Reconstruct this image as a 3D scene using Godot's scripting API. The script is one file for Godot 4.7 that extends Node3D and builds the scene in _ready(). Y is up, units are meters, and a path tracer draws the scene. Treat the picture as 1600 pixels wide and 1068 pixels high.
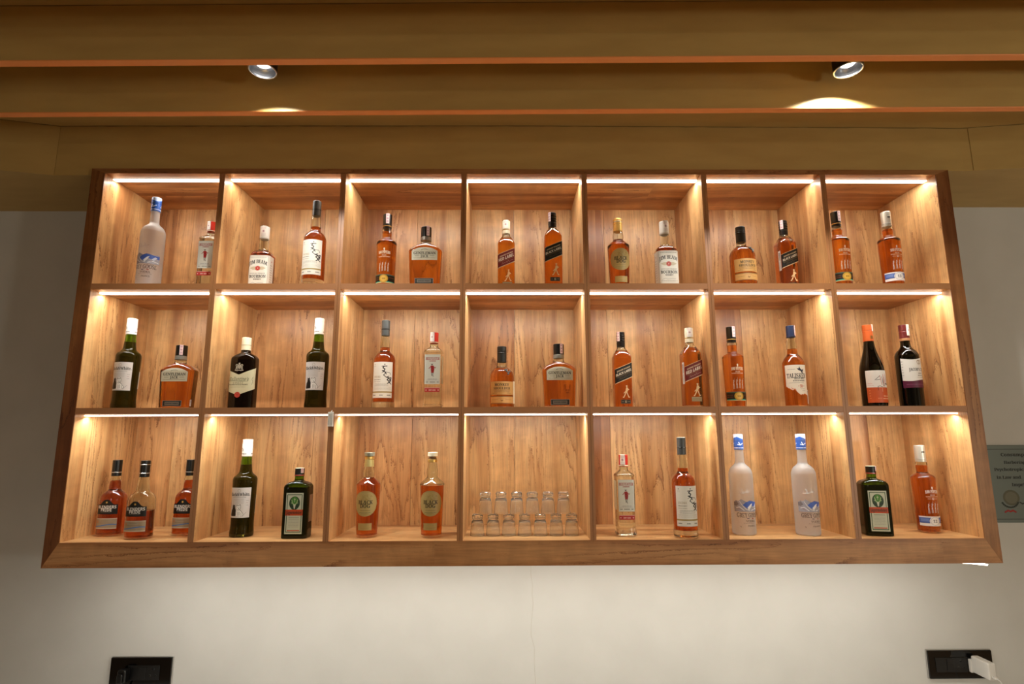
extends Node3D
# A bar back: a wooden cabinet of 21 lit compartments full of bottles, under a gold slatted ceiling.

const WALL_Z := -0.335
const CEIL := 2.591
const PITCH := 0.42
const XL := -1.457      # inner faces of the cabinet's side boards
const XR := 1.451
const TH := 0.0187
const FLOORS := [2.0101, 1.5943, 1.1773]   # tops of the three shelves
const TOPS := [2.405, 1.9901, 1.5742]      # undersides above them
const TAU_ := PI * 2.0

var M := {}
var proto := {}
var taken := {}
var rng := RandomNumberGenerator.new()
var fonts := {}

func _ready():
	rng.seed = 7
	set_camera_and_light()
	make_materials()
	build_room()
	build_cabinet()
	build_spots()
	make_bottles()
	place_bottles()
	build_glasses()
	build_wall_fittings()
	for k in proto: proto[k].free()

# ---------------------------------------------------------------- camera, light
func set_camera_and_light():
	var cam := Camera3D.new(); cam.name = "camera"
	cam.transform = Transform3D(Basis(Vector3(0.99995, -0.00304, 0.00976), Vector3(0.00139, 0.98618, 0.16566), Vector3(-0.01013, -0.16564, 0.98613)).orthonormalized(), Vector3(-0.06307, 1.49976, 1.8403))
	cam.fov = 62.671
	cam.near = 0.02
	add_child(cam)
	var we := WorldEnvironment.new(); we.name = "environment"
	var e := Environment.new()
	e.background_mode = Environment.BG_COLOR
	e.background_color = Color(0.02, 0.02, 0.02)
	e.tonemap_mode = Environment.TONE_MAPPER_LINEAR
	e.tonemap_exposure = 1.0
	e.sdfgi_enabled = true; e.ssao_enabled = true; e.ssil_enabled = true
	we.environment = e
	add_child(we)
	# added fill lamps, unseen behind the photographer (their globes are built in build_room)
	for p in FILL_LAMPS:
		var l := OmniLight3D.new(); l.name = "added_fill_light"
		l.position = Vector3(p[0], p[1], p[2]); l.light_energy = p[3]; l.light_color = FILL_LIGHT
		l.light_size = 0.1; l.omni_range = 14.0; l.omni_attenuation = 2.0; l.shadow_enabled = true
		add_child(l, true)

const FILL_LAMPS := [[-2.4, 1.2, 3.4, 0.28], [1.4, 1.3, 4.3, 0.6], [2.7, 1.3, 2.7, 1.4]]  # invented lamps standing in for the unseen room light on slats and walls
const FILL_LIGHT := Color(1.0, 0.98, 0.91)
const STRIP_LIGHT := Color(1.0, 0.985, 0.95)
const STRIP_E := 0.122
const UNDER_E := 0.96

func area_light(called, at, size, color, energy, tilt := 0.0):
	var l := AreaLight3D.new(); l.name = called
	l.area_size = size; l.light_color = color; l.light_energy = energy
	l.area_range = 12.0; l.area_attenuation = 2.0; l.shadow_enabled = true
	l.position = at; l.rotation.x = -PI / 2 + tilt
	add_child(l, true)
	return l

# ---------------------------------------------------------------- naming
func numbered(called: String) -> String:
	if not taken.has(called):
		taken[called] = 0
		return called
	taken[called] += 1
	return "%s_%03d" % [called, taken[called]]

func tag(o, label, category = "", group = "", kind = ""):
	o.set_meta("label", label)
	if category: o.set_meta("category", category)
	if group: o.set_meta("group", group)
	if kind: o.set_meta("kind", kind)
	return o

func thing(called, label, category, at = Vector3.ZERO, group = ""):
	var o := Node3D.new(); o.name = numbered(called); o.position = at
	add_child(o, true)
	return tag(o, label, category, group)

func part(called: String, mesh: Mesh, mat: Material, parent: Node, at = Vector3.ZERO):
	var o := MeshInstance3D.new(); o.name = called
	o.mesh = mesh; o.material_override = mat; o.position = at
	o.cast_shadow = GeometryInstance3D.SHADOW_CASTING_SETTING_ON
	parent.add_child(o, true)
	return o

func struct(called, mesh, mat, label, category = "wall"):
	var o = part(called, mesh, mat, self)
	return tag(o, label, category, "", "structure")

# ---------------------------------------------------------------- materials
func mat(c: Color, rough := 0.5, metal := 0.0) -> StandardMaterial3D:
	var m := StandardMaterial3D.new()
	m.albedo_color = c; m.roughness = rough; m.metallic = metal
	return m

func liquid(c: Color, rough := 0.0, alpha := 0.0, ior := 0.036) -> StandardMaterial3D:
	var m := StandardMaterial3D.new()
	m.albedo_color = Color(c.r, c.g, c.b, alpha); m.roughness = rough
	m.refraction_enabled = true; m.refraction_scale = ior
	return m

func pane(alpha := 0.004) -> StandardMaterial3D:
	var m := StandardMaterial3D.new()
	m.transparency = BaseMaterial3D.TRANSPARENCY_ALPHA
	m.albedo_color = Color(0.9, 0.95, 0.92, alpha); m.roughness = 0.02
	return m

func glow(c: Color, e: float) -> StandardMaterial3D:
	var m := mat(Color(0.9, 0.9, 0.9), 0.6)
	m.emission_enabled = true; m.emission = c; m.emission_energy_multiplier = e
	return m

func printed(im: Image, rough := 0.45, cut := false) -> StandardMaterial3D:
	var m := mat(Color.WHITE, rough)
	m.albedo_texture = ImageTexture.create_from_image(im)
	m.texture_repeat = false
	m.cull_mode = BaseMaterial3D.CULL_DISABLED
	if cut:
		m.transparency = BaseMaterial3D.TRANSPARENCY_ALPHA
	return m

func layer(w, h, freq, W, H, kind, seed_, warp := 0.0, octaves := 3) -> PackedByteArray:
	var n := FastNoiseLite.new()
	n.seed = seed_; n.frequency = freq; n.noise_type = FastNoiseLite.TYPE_SIMPLEX_SMOOTH
	n.fractal_type = kind; n.fractal_octaves = octaves
	if warp > 0.0:
		n.domain_warp_enabled = true; n.domain_warp_amplitude = warp; n.domain_warp_frequency = freq * 0.6
	var im := n.get_seamless_image(w, h)
	im.convert(Image.FORMAT_L8)
	im.resize(W, H, Image.INTERPOLATE_CUBIC)
	return im.get_data()

func wood_texture(seed_: int, light: Color, mid: Color, dark: Color, streak: Color) -> ImageTexture:
	# u runs across the grain, v along it: growth rings are the contour lines of a long smooth field
	var W := 512; var H := 1024
	var ring := FastNoiseLite.new(); ring.seed = seed_; ring.noise_type = FastNoiseLite.TYPE_SIMPLEX_SMOOTH; ring.frequency = 1.0; ring.fractal_type = FastNoiseLite.FRACTAL_FBM; ring.fractal_octaves = 2; ring.fractal_gain = 0.16
	ring.domain_warp_enabled = true; ring.domain_warp_amplitude = 0.3; ring.domain_warp_frequency = 0.7
	var band := FastNoiseLite.new(); band.seed = seed_ + 9; band.noise_type = FastNoiseLite.TYPE_SIMPLEX_SMOOTH; band.frequency = 1.0; band.fractal_octaves = 3
	var mask := FastNoiseLite.new(); mask.seed = seed_ + 4; mask.noise_type = FastNoiseLite.TYPE_SIMPLEX_SMOOTH; mask.frequency = 1.0; mask.fractal_octaves = 1
	var f := layer(512, 72, 0.16, W, H, FastNoiseLite.FRACTAL_FBM, seed_ + 2, 6.0, 3)
	var c := layer(96, 512, 0.05, W, H, FastNoiseLite.FRACTAL_FBM, seed_ + 3, 16.0, 2)
	var out := PackedByteArray(); out.resize(W * H * 3)
	for i in W * H:
		var u := (i % W) * 0.62 / W; var v := (i / W) * 1.6 / H
		var tone := clampf(0.42 + 1.15 * band.get_noise_2d(u * 8.0, v * 0.55), 0.0, 1.0)
		var col: Color = light.lerp(mid, tone * 2.0) if tone < 0.5 else mid.lerp(dark, tone * 2.0 - 1.0)
		var phase := 20.0 + ring.get_noise_2d(u * 4.6, v * 0.55) * 6.0
		var r := phase - floorf(phase)
		var kk: float = clampf(0.35 + 1.6 * mask.get_noise_2d(u * 6.0, v * 2.2), 0.0, 1.0)
		# one dark edge of a ring, fading inward
		var line := (maxf(0.0, 1.0 - r / 0.055) if r < 0.5 else maxf(0.0, (r - 0.975) / 0.025)) * (0.1 + 0.9 * kk)
		col = col.lerp(dark, maxf(0.0, 1.0 - r / 0.4) * (0.15 + 0.55 * kk))
		col = col.lerp(streak, line * 0.7)
		var m := 1.0 + (f[i] - 128.0) / 128.0 * 0.075 + (c[i] - 128.0) / 128.0 * 0.06 * (1.0 - kk)
		out[i * 3] = clampi(int(col.r * m * 255.0), 0, 255)
		out[i * 3 + 1] = clampi(int(col.g * m * 255.0), 0, 255)
		out[i * 3 + 2] = clampi(int(col.b * m * 255.0), 0, 255)
	var im := Image.create_from_data(W, H, false, Image.FORMAT_RGB8, out)
	return ImageTexture.create_from_image(im)

func noise_tex(size, freq, a: Color, b: Color, seed_ := 3, octaves := 4) -> NoiseTexture2D:
	var n := FastNoiseLite.new(); n.frequency = freq; n.seed = seed_; n.fractal_octaves = octaves
	var t := NoiseTexture2D.new(); t.width = size; t.height = size; t.seamless = true; t.noise = n
	var g := Gradient.new(); g.set_color(0, a); g.set_color(1, b)
	t.color_ramp = g
	return t

func make_materials():
	var w := mat(Color(1.0, 0.965, 0.90), 0.36)
	w.albedo_texture = wood_texture(11, Color(0.85, 0.71, 0.53), Color(0.785, 0.63, 0.45), Color(0.64, 0.455, 0.30), Color(0.36, 0.225, 0.13))
	M.wood = w
	var w2 := mat(Color(0.97, 0.90, 0.83), 0.36)
	w2.albedo_texture = wood_texture(47, Color(0.84, 0.69, 0.505), Color(0.76, 0.595, 0.415), Color(0.60, 0.415, 0.265), Color(0.34, 0.21, 0.12))
	M.wood2 = w2
	var fr: StandardMaterial3D = w2.duplicate()
	fr.albedo_color = Color(0.78, 0.68, 0.60)
	M.frame = fr
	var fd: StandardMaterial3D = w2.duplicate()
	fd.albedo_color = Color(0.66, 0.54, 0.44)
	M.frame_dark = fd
	var rl: StandardMaterial3D = w2.duplicate()
	rl.albedo_color = Color(0.88, 0.79, 0.72)
	M.rail = rl
	M.front_edge = mat(Color(0.64, 0.44, 0.28), 0.4)
	M.white_wall = mat(Color.WHITE, 0.75)
	M.white_wall.albedo_texture = noise_tex(512, 0.01, Color(0.80, 0.795, 0.78), Color(0.835, 0.83, 0.815))
	M.white_wall.uv1_triplanar = true; M.white_wall.uv1_world_triplanar = true; M.white_wall.uv1_scale = Vector3(0.6, 0.6, 0.6)
	M.gold = mat(Color.WHITE, 0.5)
	M.gold.albedo_texture = noise_tex(512, 0.012, Color(0.72, 0.60, 0.36), Color(0.77, 0.65, 0.40), 5)
	M.gold.uv1_triplanar = true; M.gold.uv1_world_triplanar = true; M.gold.uv1_scale = Vector3(0.5, 2.0, 2.0)
	M.edge = mat(Color(0.90, 0.58, 0.32), 0.5)
	M.crack = mat(Color(0.50, 0.42, 0.24), 0.8)
	M.floor = mat(Color(0.62, 0.52, 0.42), 0.4)
	M.room = mat(Color(0.5, 0.45, 0.37), 0.8)
	M.strip = glow(Color(1.0, 0.96, 0.89), 5.0)
	M.strip_base = mat(Color(0.85, 0.85, 0.83), 0.4)
	M.glass = pane()
	M.black = mat(Color(0.025, 0.025, 0.028), 0.3)
	M.black_gloss = mat(Color(0.012, 0.012, 0.014), 0.08)
	M.white = mat(Color(0.9, 0.89, 0.86), 0.4)
	M.silver = mat(Color(0.75, 0.75, 0.74), 0.28, 0.9)
	M.gold_foil = mat(Color(0.83, 0.68, 0.38), 0.3, 0.7)

# ---------------------------------------------------------------- mesh helpers
class Geo:
	var v := PackedVector3Array()
	var n := PackedVector3Array()
	var uv := PackedVector2Array()
	var idx := PackedInt32Array()
	func tri(a: int, b: int, c: int):
		# keeps Godot's clockwise winding for faces that look along their normals
		var x := (v[b] - v[a]).cross(v[c] - v[a])
		if x.dot(n[a] + n[b] + n[c]) > 0.0:
			idx.append_array([a, c, b])
		else:
			idx.append_array([a, b, c])
	func add(p: Vector3, m: Vector3, t := Vector2.ZERO) -> int:
		v.append(p); n.append(m); uv.append(t)
		return v.size() - 1
	func quad(p: Array, m: Vector3, t: Array):
		var i := v.size()
		for k in 4: add(p[k], m, t[k])
		tri(i, i + 1, i + 2); tri(i, i + 2, i + 3)
	func mesh() -> ArrayMesh:
		var a := []; a.resize(Mesh.ARRAY_MAX)
		a[Mesh.ARRAY_VERTEX] = v; a[Mesh.ARRAY_NORMAL] = n; a[Mesh.ARRAY_TEX_UV] = uv; a[Mesh.ARRAY_INDEX] = idx
		var r := ArrayMesh.new()
		r.add_surface_from_arrays(Mesh.PRIMITIVE_TRIANGLES, a)
		return r

# a prism over a polygon in the x-y plane (counted counterclockwise), from z0 (back) to z1 (front); edges chamfered by c at the front
# grain: "y" or "x", the axis along which the wood runs; off shifts the wood
func prism_into(g: Geo, poly: Array, z0: float, z1: float, grain := "y", off := Vector2.ZERO):
	var n := poly.size()
	var uvof := func(p: Vector3, nm: Vector3) -> Vector2:
		var along: float; var across: float
		if grain == "y":
			along = p.y if absf(nm.y) < 0.7 else p.z
			across = p.x if absf(nm.z) > 0.7 or absf(nm.y) > 0.7 else p.z
		elif grain == "x":
			along = p.x if absf(nm.x) < 0.7 else p.z
			across = p.y if absf(nm.z) > 0.7 or absf(nm.x) > 0.7 else p.z
		else:
			along = p.z if absf(nm.z) < 0.7 else p.y
			across = p.x if absf(nm.y) > 0.7 or absf(nm.z) > 0.7 else p.y
		return Vector2(across / 0.62, along / 1.6) + off
	var tri := Geometry2D.triangulate_polygon(PackedVector2Array(poly))
	for side in [[z1, 1.0], [z0, -1.0]]:
		var nm := Vector3(0, 0, side[1])
		var base := g.v.size()
		for p in poly: g.add(Vector3(p.x, p.y, side[0]), nm, uvof.call(Vector3(p.x, p.y, side[0]), nm))
		for k in range(0, tri.size(), 3): g.tri(base + tri[k], base + tri[k + 1], base + tri[k + 2])
	for k in n:
		var a: Vector2 = poly[k]; var b: Vector2 = poly[(k + 1) % n]
		var d := (b - a).normalized()
		var nm := Vector3(d.y, -d.x, 0)
		var q := [Vector3(a.x, a.y, z0), Vector3(b.x, b.y, z0), Vector3(b.x, b.y, z1), Vector3(a.x, a.y, z1)]
		g.quad(q, nm, [uvof.call(q[0], nm), uvof.call(q[1], nm), uvof.call(q[2], nm), uvof.call(q[3], nm)])

func rect(x0, y0, x1, y1) -> Array:
	return [Vector2(x0, y0), Vector2(x1, y0), Vector2(x1, y1), Vector2(x0, y1)]

func prism(poly, z0, z1, grain := "y", off := Vector2.ZERO) -> ArrayMesh:
	var g := Geo.new()
	prism_into(g, poly, z0, z1, grain, off)
	return g.mesh()

func box(a: Vector3, b: Vector3, grain := "y", off := Vector2.ZERO) -> ArrayMesh:
	return prism(rect(a.x, a.y, b.x, b.y), a.z, b.z, grain, off)

# a box with rounded edges, centred on the origin
func soft_box(size: Vector3, r: float, steps := 4) -> ArrayMesh:
	var g := Geo.new()
	var h := size / 2.0 - Vector3(r, r, r)
	for ax in 3:
		for s in [-1.0, 1.0]:
			var u := (ax + 1) % 3; var w := (ax + 2) % 3
			var lu := []; var lw := []
			for k in range(-steps, steps + 1):
				lu.append(k); lw.append(k)
			var base := g.v.size()
			var cnt := 2 * steps + 2
			for i in cnt:
				for j in cnt:
					var q := Vector3.ZERO; var core := Vector3.ZERO
					var fi := (float(i) if i <= steps else float(i - 1)) / steps - 1.0
					var fj := (float(j) if j <= steps else float(j - 1)) / steps - 1.0
					q[ax] = s; q[u] = tan(fi * PI / 4); q[w] = tan(fj * PI / 4)
					core[ax] = s * h[ax]
					core[u] = (-1.0 if i <= steps else 1.0) * h[u]
					core[w] = (-1.0 if j <= steps else 1.0) * h[w]
					q = q.normalized()
					g.add(core + q * r, q, Vector2(i, j) / cnt)
			for i in cnt - 1:
				for j in cnt - 1:
					var a := base + i * cnt + j
					g.tri(a, a + cnt, a + cnt + 1); g.tri(a, a + cnt + 1, a + 1)
	return g.mesh()

func tube(pts: Array, r: float, seg := 8) -> ArrayMesh:
	var g := Geo.new()
	var up := Vector3(0.31, 0.9, 0.17).normalized()
	for i in pts.size():
		var d: Vector3 = (pts[mini(i + 1, pts.size() - 1)] - pts[maxi(i - 1, 0)]).normalized()
		var a := d.cross(up).normalized(); var b := a.cross(d).normalized()
		for j in seg + 1:
			var t := TAU_ * j / seg
			var m := a * cos(t) + b * sin(t)
			g.add(pts[i] + m * r, m, Vector2(float(j) / seg, i))
	for i in pts.size() - 1:
		for j in seg:
			var k := i * (seg + 1) + j
			g.tri(k, k + 1, k + seg + 2); g.tri(k, k + seg + 2, k + seg + 1)
	return g.mesh()

# profiles: points [y, rx, rz, n, corner]; n is the exponent of the cross-section (2 round, 6 nearly square)
func pt(y, rx, rz = -1.0, n = 2.0, corner = 0) -> Array:
	return [y, rx, rx if rz < 0 else rz, n, corner]

func expand(p: Array, steps := 5) -> Array:
	var out := []
	for i in p.size() - 1:
		var a: Array = p[i]; var b: Array = p[i + 1]
		var z: Array = a if a[4] or i == 0 else p[i - 1]
		var c: Array = b if b[4] or i + 2 >= p.size() else p[i + 2]
		out.append(a.duplicate())
		var count := 1 if a[4] and b[4] else steps
		for k in range(1, count):
			var t := float(k) / count
			var q := []
			for e in 4:
				var m0: float = (b[e] - z[e]) * 0.5; var m1: float = (c[e] - a[e]) * 0.5
				# no overshoot
				var d: float = b[e] - a[e]
				if m0 * d <= 0.0: m0 = 0.0
				if m1 * d <= 0.0: m1 = 0.0
				m0 = clampf(m0, -absf(d) * 2.5, absf(d) * 2.5); m1 = clampf(m1, -absf(d) * 2.5, absf(d) * 2.5)
				var t2 := t * t; var t3 := t2 * t
				q.append((2 * t3 - 3 * t2 + 1) * a[e] + (t3 - 2 * t2 + t) * m0 + (-2 * t3 + 3 * t2) * b[e] + (t3 - t2) * m1)
			q.append(0)
			out.append(q)
	out.append(p[-1].duplicate())
	return out

func ring_point(q: Array, a: float) -> Vector3:
	var s := sin(a); var c := cos(a)
	var e: float = q[3]
	var r := pow(pow(absf(s) / maxf(q[1], 1e-6), e) + pow(absf(c) / maxf(q[2], 1e-6), e), -1.0 / e)
	return Vector3(r * s, q[0], r * c)

func lathe(ex: Array, seg := 48, close_low := true, close_high := true, inward := false) -> ArrayMesh:
	var g := Geo.new()
	var runs := []; var run := []
	for i in ex.size():
		run.append(ex[i])
		if ex[i][4] and run.size() > 1 and i < ex.size() - 1:
			runs.append(run); run = [ex[i]]
	if run.size() > 1: runs.append(run)
	var sgn := -1.0 if inward else 1.0
	for r in runs:
		var base := g.v.size()
		var pos := []
		for q in r:
			var row := PackedVector3Array()
			for j in seg + 1: row.append(ring_point(q, TAU_ * j / seg))
			pos.append(row)
		for i in r.size():
			for j in seg + 1:
				var jm := (j - 1 + seg) % seg; var jp := (j + 1) % seg
				var along: Vector3 = pos[mini(i + 1, r.size() - 1)][j] - pos[maxi(i - 1, 0)][j]
				var around: Vector3 = pos[i][jp] - pos[i][jm]
				var m := along.cross(around) * -1.0
				m = m.normalized() * sgn if m.length_squared() > 1e-18 else Vector3(0, sgn, 0)
				g.add(pos[i][j], m, Vector2(float(j) / seg, r[i][0]))
		for i in r.size() - 1:
			for j in seg:
				var k: int = base + i * (seg + 1) + j
				g.tri(k, k + 1, k + seg + 2); g.tri(k, k + seg + 2, k + seg + 1)
	for end in [[close_low, ex[0], -1.0], [close_high, ex[-1], 1.0]]:
		if end[0] and end[1][1] > 1e-4:
			var m := Vector3(0, end[2] * sgn, 0)
			var c := g.add(Vector3(0, end[1][0], 0), m)
			for j in seg + 1: g.add(ring_point(end[1], TAU_ * j / seg), m)
			for j in seg: g.tri(c, c + 1 + j, c + 2 + j)
	return g.mesh()

func at_height(ex: Array, y: float, grow := 0.0) -> Array:
	for i in ex.size() - 1:
		var a: Array = ex[i]; var b: Array = ex[i + 1]
		if y >= a[0] and y <= b[0] and b[0] > a[0]:
			var t: float = (y - a[0]) / (b[0] - a[0])
			return [y, lerpf(a[1], b[1], t) + grow, lerpf(a[2], b[2], t) + grow, lerpf(a[3], b[3], t), 0]
	var q: Array = ex[0] if y < ex[0][0] else ex[-1]
	return [y, q[1] + grow, q[2] + grow, q[3], 0]

func cut(ex: Array, lo: float, hi: float, grow: float) -> Array:
	var out := [at_height(ex, lo, grow)]
	out[0][4] = 1
	for q in ex:
		if q[0] > lo + 0.0005 and q[0] < hi - 0.0005 and q[0] > out[-1][0] + 0.0003:
			out.append([q[0], q[1] + grow, q[2] + grow, q[3], 0])
	var e := at_height(ex, hi, grow); e[4] = 1
	out.append(e)
	return out

# a sheet laid on a bottle between heights y0 and y1, w wide along the surface, its middle s0 to the right of the front; shear lifts its right side
func patch(ex: Array, y0: float, y1: float, w: float, s0 := 0.0, off := 0.0006, shear := 0.0, nx := 20, ny := 10, outline = null) -> ArrayMesh:
	var g := Geo.new()
	var mid := at_height(ex, (y0 + y1) / 2.0, off)
	var table := PackedFloat32Array([0.0]); var ang := PackedFloat32Array([0.0])
	for dir in [1, -1]:
		var prev := ring_point(mid, 0.0); var s := 0.0
		for k in range(1, 361):
			var a: float = dir * PI * k / 360.0
			var p := ring_point(mid, a); s += p.distance_to(prev); prev = p
			if dir > 0:
				table.append(s); ang.append(a)
			else:
				table.insert(0, -s); ang.insert(0, a)
	var find := func(s: float) -> float:
		var i := clampi(table.bsearch(s), 1, table.size() - 1)
		var t: float = (s - table[i - 1]) / maxf(table[i] - table[i - 1], 1e-9)
		return lerpf(ang[i - 1], ang[i], clampf(t, 0.0, 1.0))
	for i in nx + 1:
		var u := float(i) / nx
		var a: float = find.call(s0 + (u - 0.5) * w)
		var lo := y0; var hi := y1
		if outline != null:
			var o: Vector2 = outline.call(u)   # bottom and top, as shares of the height
			lo = lerpf(y0, y1, o.x); hi = lerpf(y0, y1, o.y)
		for j in ny + 1:
			var y := lerpf(hi, lo, float(j) / ny)
			var lift := (u - 0.5) * w * shear
			var q := at_height(ex, y + lift, off)
			var p := ring_point(q, a)
			var e := 0.002
			var da := ring_point(q, a + e) - ring_point(q, a - e)
			var dy := ring_point(at_height(ex, y + lift + 0.001, off), a) - ring_point(at_height(ex, y + lift - 0.001, off), a)
			var m := da.cross(dy)
			m = -m.normalized() if m.dot(Vector3(p.x, 0, p.z)) < 0 else m.normalized()
			g.add(p, m, Vector2(u, (y1 - y) / (y1 - y0)))
	for i in nx:
		for j in ny:
			var k := i * (ny + 1) + j
			g.tri(k, k + 1, k + ny + 2); g.tri(k, k + ny + 2, k + ny + 1)
	return g.mesh()


# the same mesh with every triangle flat, as cut glass is
func faceted(m: ArrayMesh) -> ArrayMesh:
	var a: Array = m.surface_get_arrays(0)
	var v: PackedVector3Array = a[Mesh.ARRAY_VERTEX]; var n: PackedVector3Array = a[Mesh.ARRAY_NORMAL]; var id: PackedInt32Array = a[Mesh.ARRAY_INDEX]
	var g := Geo.new()
	for i in range(0, id.size(), 3):
		var c := (v[id[i + 1]] - v[id[i]]).cross(v[id[i + 2]] - v[id[i]])
		if c.length_squared() < 1e-20: continue
		c = -c.normalized()
		var k := g.v.size()
		for q in 3: g.add(v[id[i + q]], c)
		g.idx.append_array([k, k + 1, k + 2])
	return g.mesh()
# -------------------------------- the room
const RX := 3.4
const RZ := 5.2

func build_room():
	var t := 0.06
	var wb = struct("wall_back", box(Vector3(-RX - t, 0, WALL_Z - t), Vector3(RX + t, CEIL, WALL_Z)), M.white_wall, "off-white painted wall behind the wooden shelf cabinet")
	# the hairline crack that runs down below the cabinet
	var pts := []
	for q in [[0.0, 1.09], [0.006, 1.05], [0.006, 1.0], [0.012, 0.96], [0.01, 0.93], [0.014, 0.9], [0.006, 0.83], [0.005, 0.79], [0.017, 0.75], [0.016, 0.7], [0.02, 0.62]]:
		pts.append(Vector3(0.02 + q[0], q[1], WALL_Z))
	part("crack", tube(pts, 0.0004, 6), mat(Color(0.74, 0.71, 0.66), 0.9), wb)
	struct("wall_left", box(Vector3(-RX - t, 0, WALL_Z), Vector3(-RX, CEIL, RZ)), M.room, "plain side wall of the room on the left")
	struct("wall_right", box(Vector3(RX, 0, WALL_Z), Vector3(RX + t, CEIL, RZ)), M.room, "plain side wall of the room on the right")
	struct("wall_front", box(Vector3(-RX - t, 0, RZ), Vector3(RX + t, CEIL, RZ + t)), M.room, "plain wall of the room facing the cabinet")
	struct("floor", box(Vector3(-RX - t, -t, WALL_Z - t), Vector3(RX + t, 0, RZ + t)), M.floor, "brown floor of the bar", "floor")
	struct("ceiling", box(Vector3(-RX - t, CEIL, WALL_Z - t), Vector3(RX + t, CEIL + t, RZ + t)), M.gold, "gold painted flat ceiling above the slats", "ceiling")
	# soffit over the cabinet; its face bends forward at both ends
	var face := [[-RX, 0.40, 2.405], [-2.4, 0.17, 2.405], [-1.86, 0.036, 2.405], [-1.645, -0.016, 2.405], [-1.50, -0.014, 2.405], [-1.50, -0.014, 2.4235], [0.0, -0.006, 2.4235], [1.495, -0.014, 2.4235], [1.495, -0.014, 2.426], [1.57, -0.016, 2.426], [1.79, 0.016, 2.426], [2.4, 0.17, 2.426], [RX, 0.42, 2.426]]
	var g := Geo.new()
	for i in face.size() - 1:
		var a: Array = face[i]; var b: Array = face[i + 1]
		if b[0] - a[0] < 0.001: continue
		# a block between two stations, seen from above
		var low: float = a[2]
		var p := [Vector3(a[0], low, a[1]), Vector3(b[0], low, b[1]), Vector3(b[0], low, WALL_Z), Vector3(a[0], low, WALL_Z)]
		var q := []
		for v in p: q.append(Vector3(v.x, CEIL, v.z))
		var z := [Vector2.ZERO, Vector2.ZERO, Vector2.ZERO, Vector2.ZERO]
		g.quad(p, Vector3.DOWN, z)
		g.quad(q, Vector3.UP, z)
		for k in 4:
			var d: Vector3 = p[(k + 1) % 4] - p[k]
			g.quad([p[k], p[(k + 1) % 4], q[(k + 1) % 4], q[k]], d.cross(Vector3.UP).normalized(), z)
	var so = struct("trim_1", g.mesh(), M.gold, "gold soffit running along the wall just above the cabinet", "soffit")
	# the ragged filler joint between soffit and ceiling
	var jp := []
	var r2 := RandomNumberGenerator.new(); r2.seed = 21
	for s in range(1, face.size() - 2):
		var a: Array = face[s]; var b: Array = face[s + 1]
		if b[0] - a[0] < 0.001: continue
		var n := maxi(2, int((b[0] - a[0]) / 0.03))
		for k in n:
			var u := float(k) / n
			jp.append(Vector3(lerpf(a[0], b[0], u), CEIL - 0.0005 + r2.randf_range(-0.001, 0.001), lerpf(a[1], b[1], u) + 0.0005))
	part("filler_joint", tube(jp, 0.0016, 6), M.crack, so)
	for x in [[-1.645, -0.016, 2.405], [1.6, -0.011, 2.426]]:
		part("face_seam", box(Vector3(x[0] - 0.0008, x[2] + 0.001, x[1] - 0.004), Vector3(x[0] + 0.0008, CEIL - 0.002, x[1] + 0.0006)), mat(Color(0.62, 0.51, 0.29), 0.8), so)
	# hanging slats: boards on edge with a raw edge band underneath
	var k := 2
	for z in [0.332, 0.560, 0.788, 1.016]:
		var o := MeshInstance3D.new(); o.name = "trim_%d" % k
		o.mesh = box(Vector3(-3.38, 2.4365, -0.0115), Vector3(3.38, CEIL, 0.0115)); o.material_override = M.gold
		o.position = Vector3(-0.047, 0, z); o.rotation.y = -0.0152
		add_child(o)
		tag(o, ["gold ceiling slat nearest the wall, just above the soffit", "gold ceiling slat in front of the two spotlights", "gold ceiling slat at the top edge of the picture", "gold ceiling slat above the viewer"][k - 2], "ceiling slat", "", "structure")
		var e := prism([Vector2(-0.0105, 2.434), Vector2(0.0105, 2.434), Vector2(0.0112, 2.4352), Vector2(0.0112, 2.4366), Vector2(-0.0112, 2.4366), Vector2(-0.0112, 2.4352)], -3.38, 3.38, "y")
		var b = part("edge_band", e, M.edge, o)
		b.rotation.y = PI / 2
		var fp := []
		for i in 120:
			fp.append(Vector3(-3.38 + i * 0.0568, CEIL - 0.0005 + r2.randf_range(-0.0008, 0.0008), 0.0117))
		part("filler_joint", tube(fp, 0.0013, 6), M.crack, o)
		k += 1
	# pale counter added out of view below the cabinet to bounce light upward
	var bc = thing("added_bounce_counter", "added pale bounce counter, unseen, running along the wall below the sockets", "counter", Vector3(0, 0, 0))
	part("counter_top", box(Vector3(-RX, 0.36, WALL_Z + 0.001), Vector3(RX, 0.40, 0.30)), mat(Color(0.8, 0.795, 0.78), 0.35), bc)
	part("counter_base", box(Vector3(-RX, 0.001, WALL_Z + 0.001), Vector3(RX, 0.359, 0.25)), M.wood2, bc)
	# invented globes around the added fill lights, unseen behind the photographer
	var side := ["on the left", "in the middle", "on the right"]
	for i in FILL_LAMPS.size():
		var p: Array = FILL_LAMPS[i]
		var l = thing("added_fill_lamp", "added glowing fill globe, unseen behind the viewer %s" % side[i], "lamp", Vector3(p[0], p[1], p[2]), "added fill lamps")
		var ball := []
		for q in 13: ball.append(pt(-0.13 * cos(PI * q / 12.0), maxf(0.13 * sin(PI * q / 12.0), 0.001), -1, 2, 1 if q in [0, 12] else 0))
		part("fill_lamp_globe", lathe(expand(ball, 1), 32), glow(FILL_LIGHT, 3.0), l)
		part("holder", lathe([pt(0.125, 0.03, -1, 2, 1), pt(0.17, 0.022, -1, 2, 1)], 20), M.black, l)
		part("cord", tube([Vector3(0, 0.165, 0), Vector3(0, CEIL - p[1], 0)], 0.004), M.black, l)

# -------------------------------- the cabinet
var woff := 0

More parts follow.
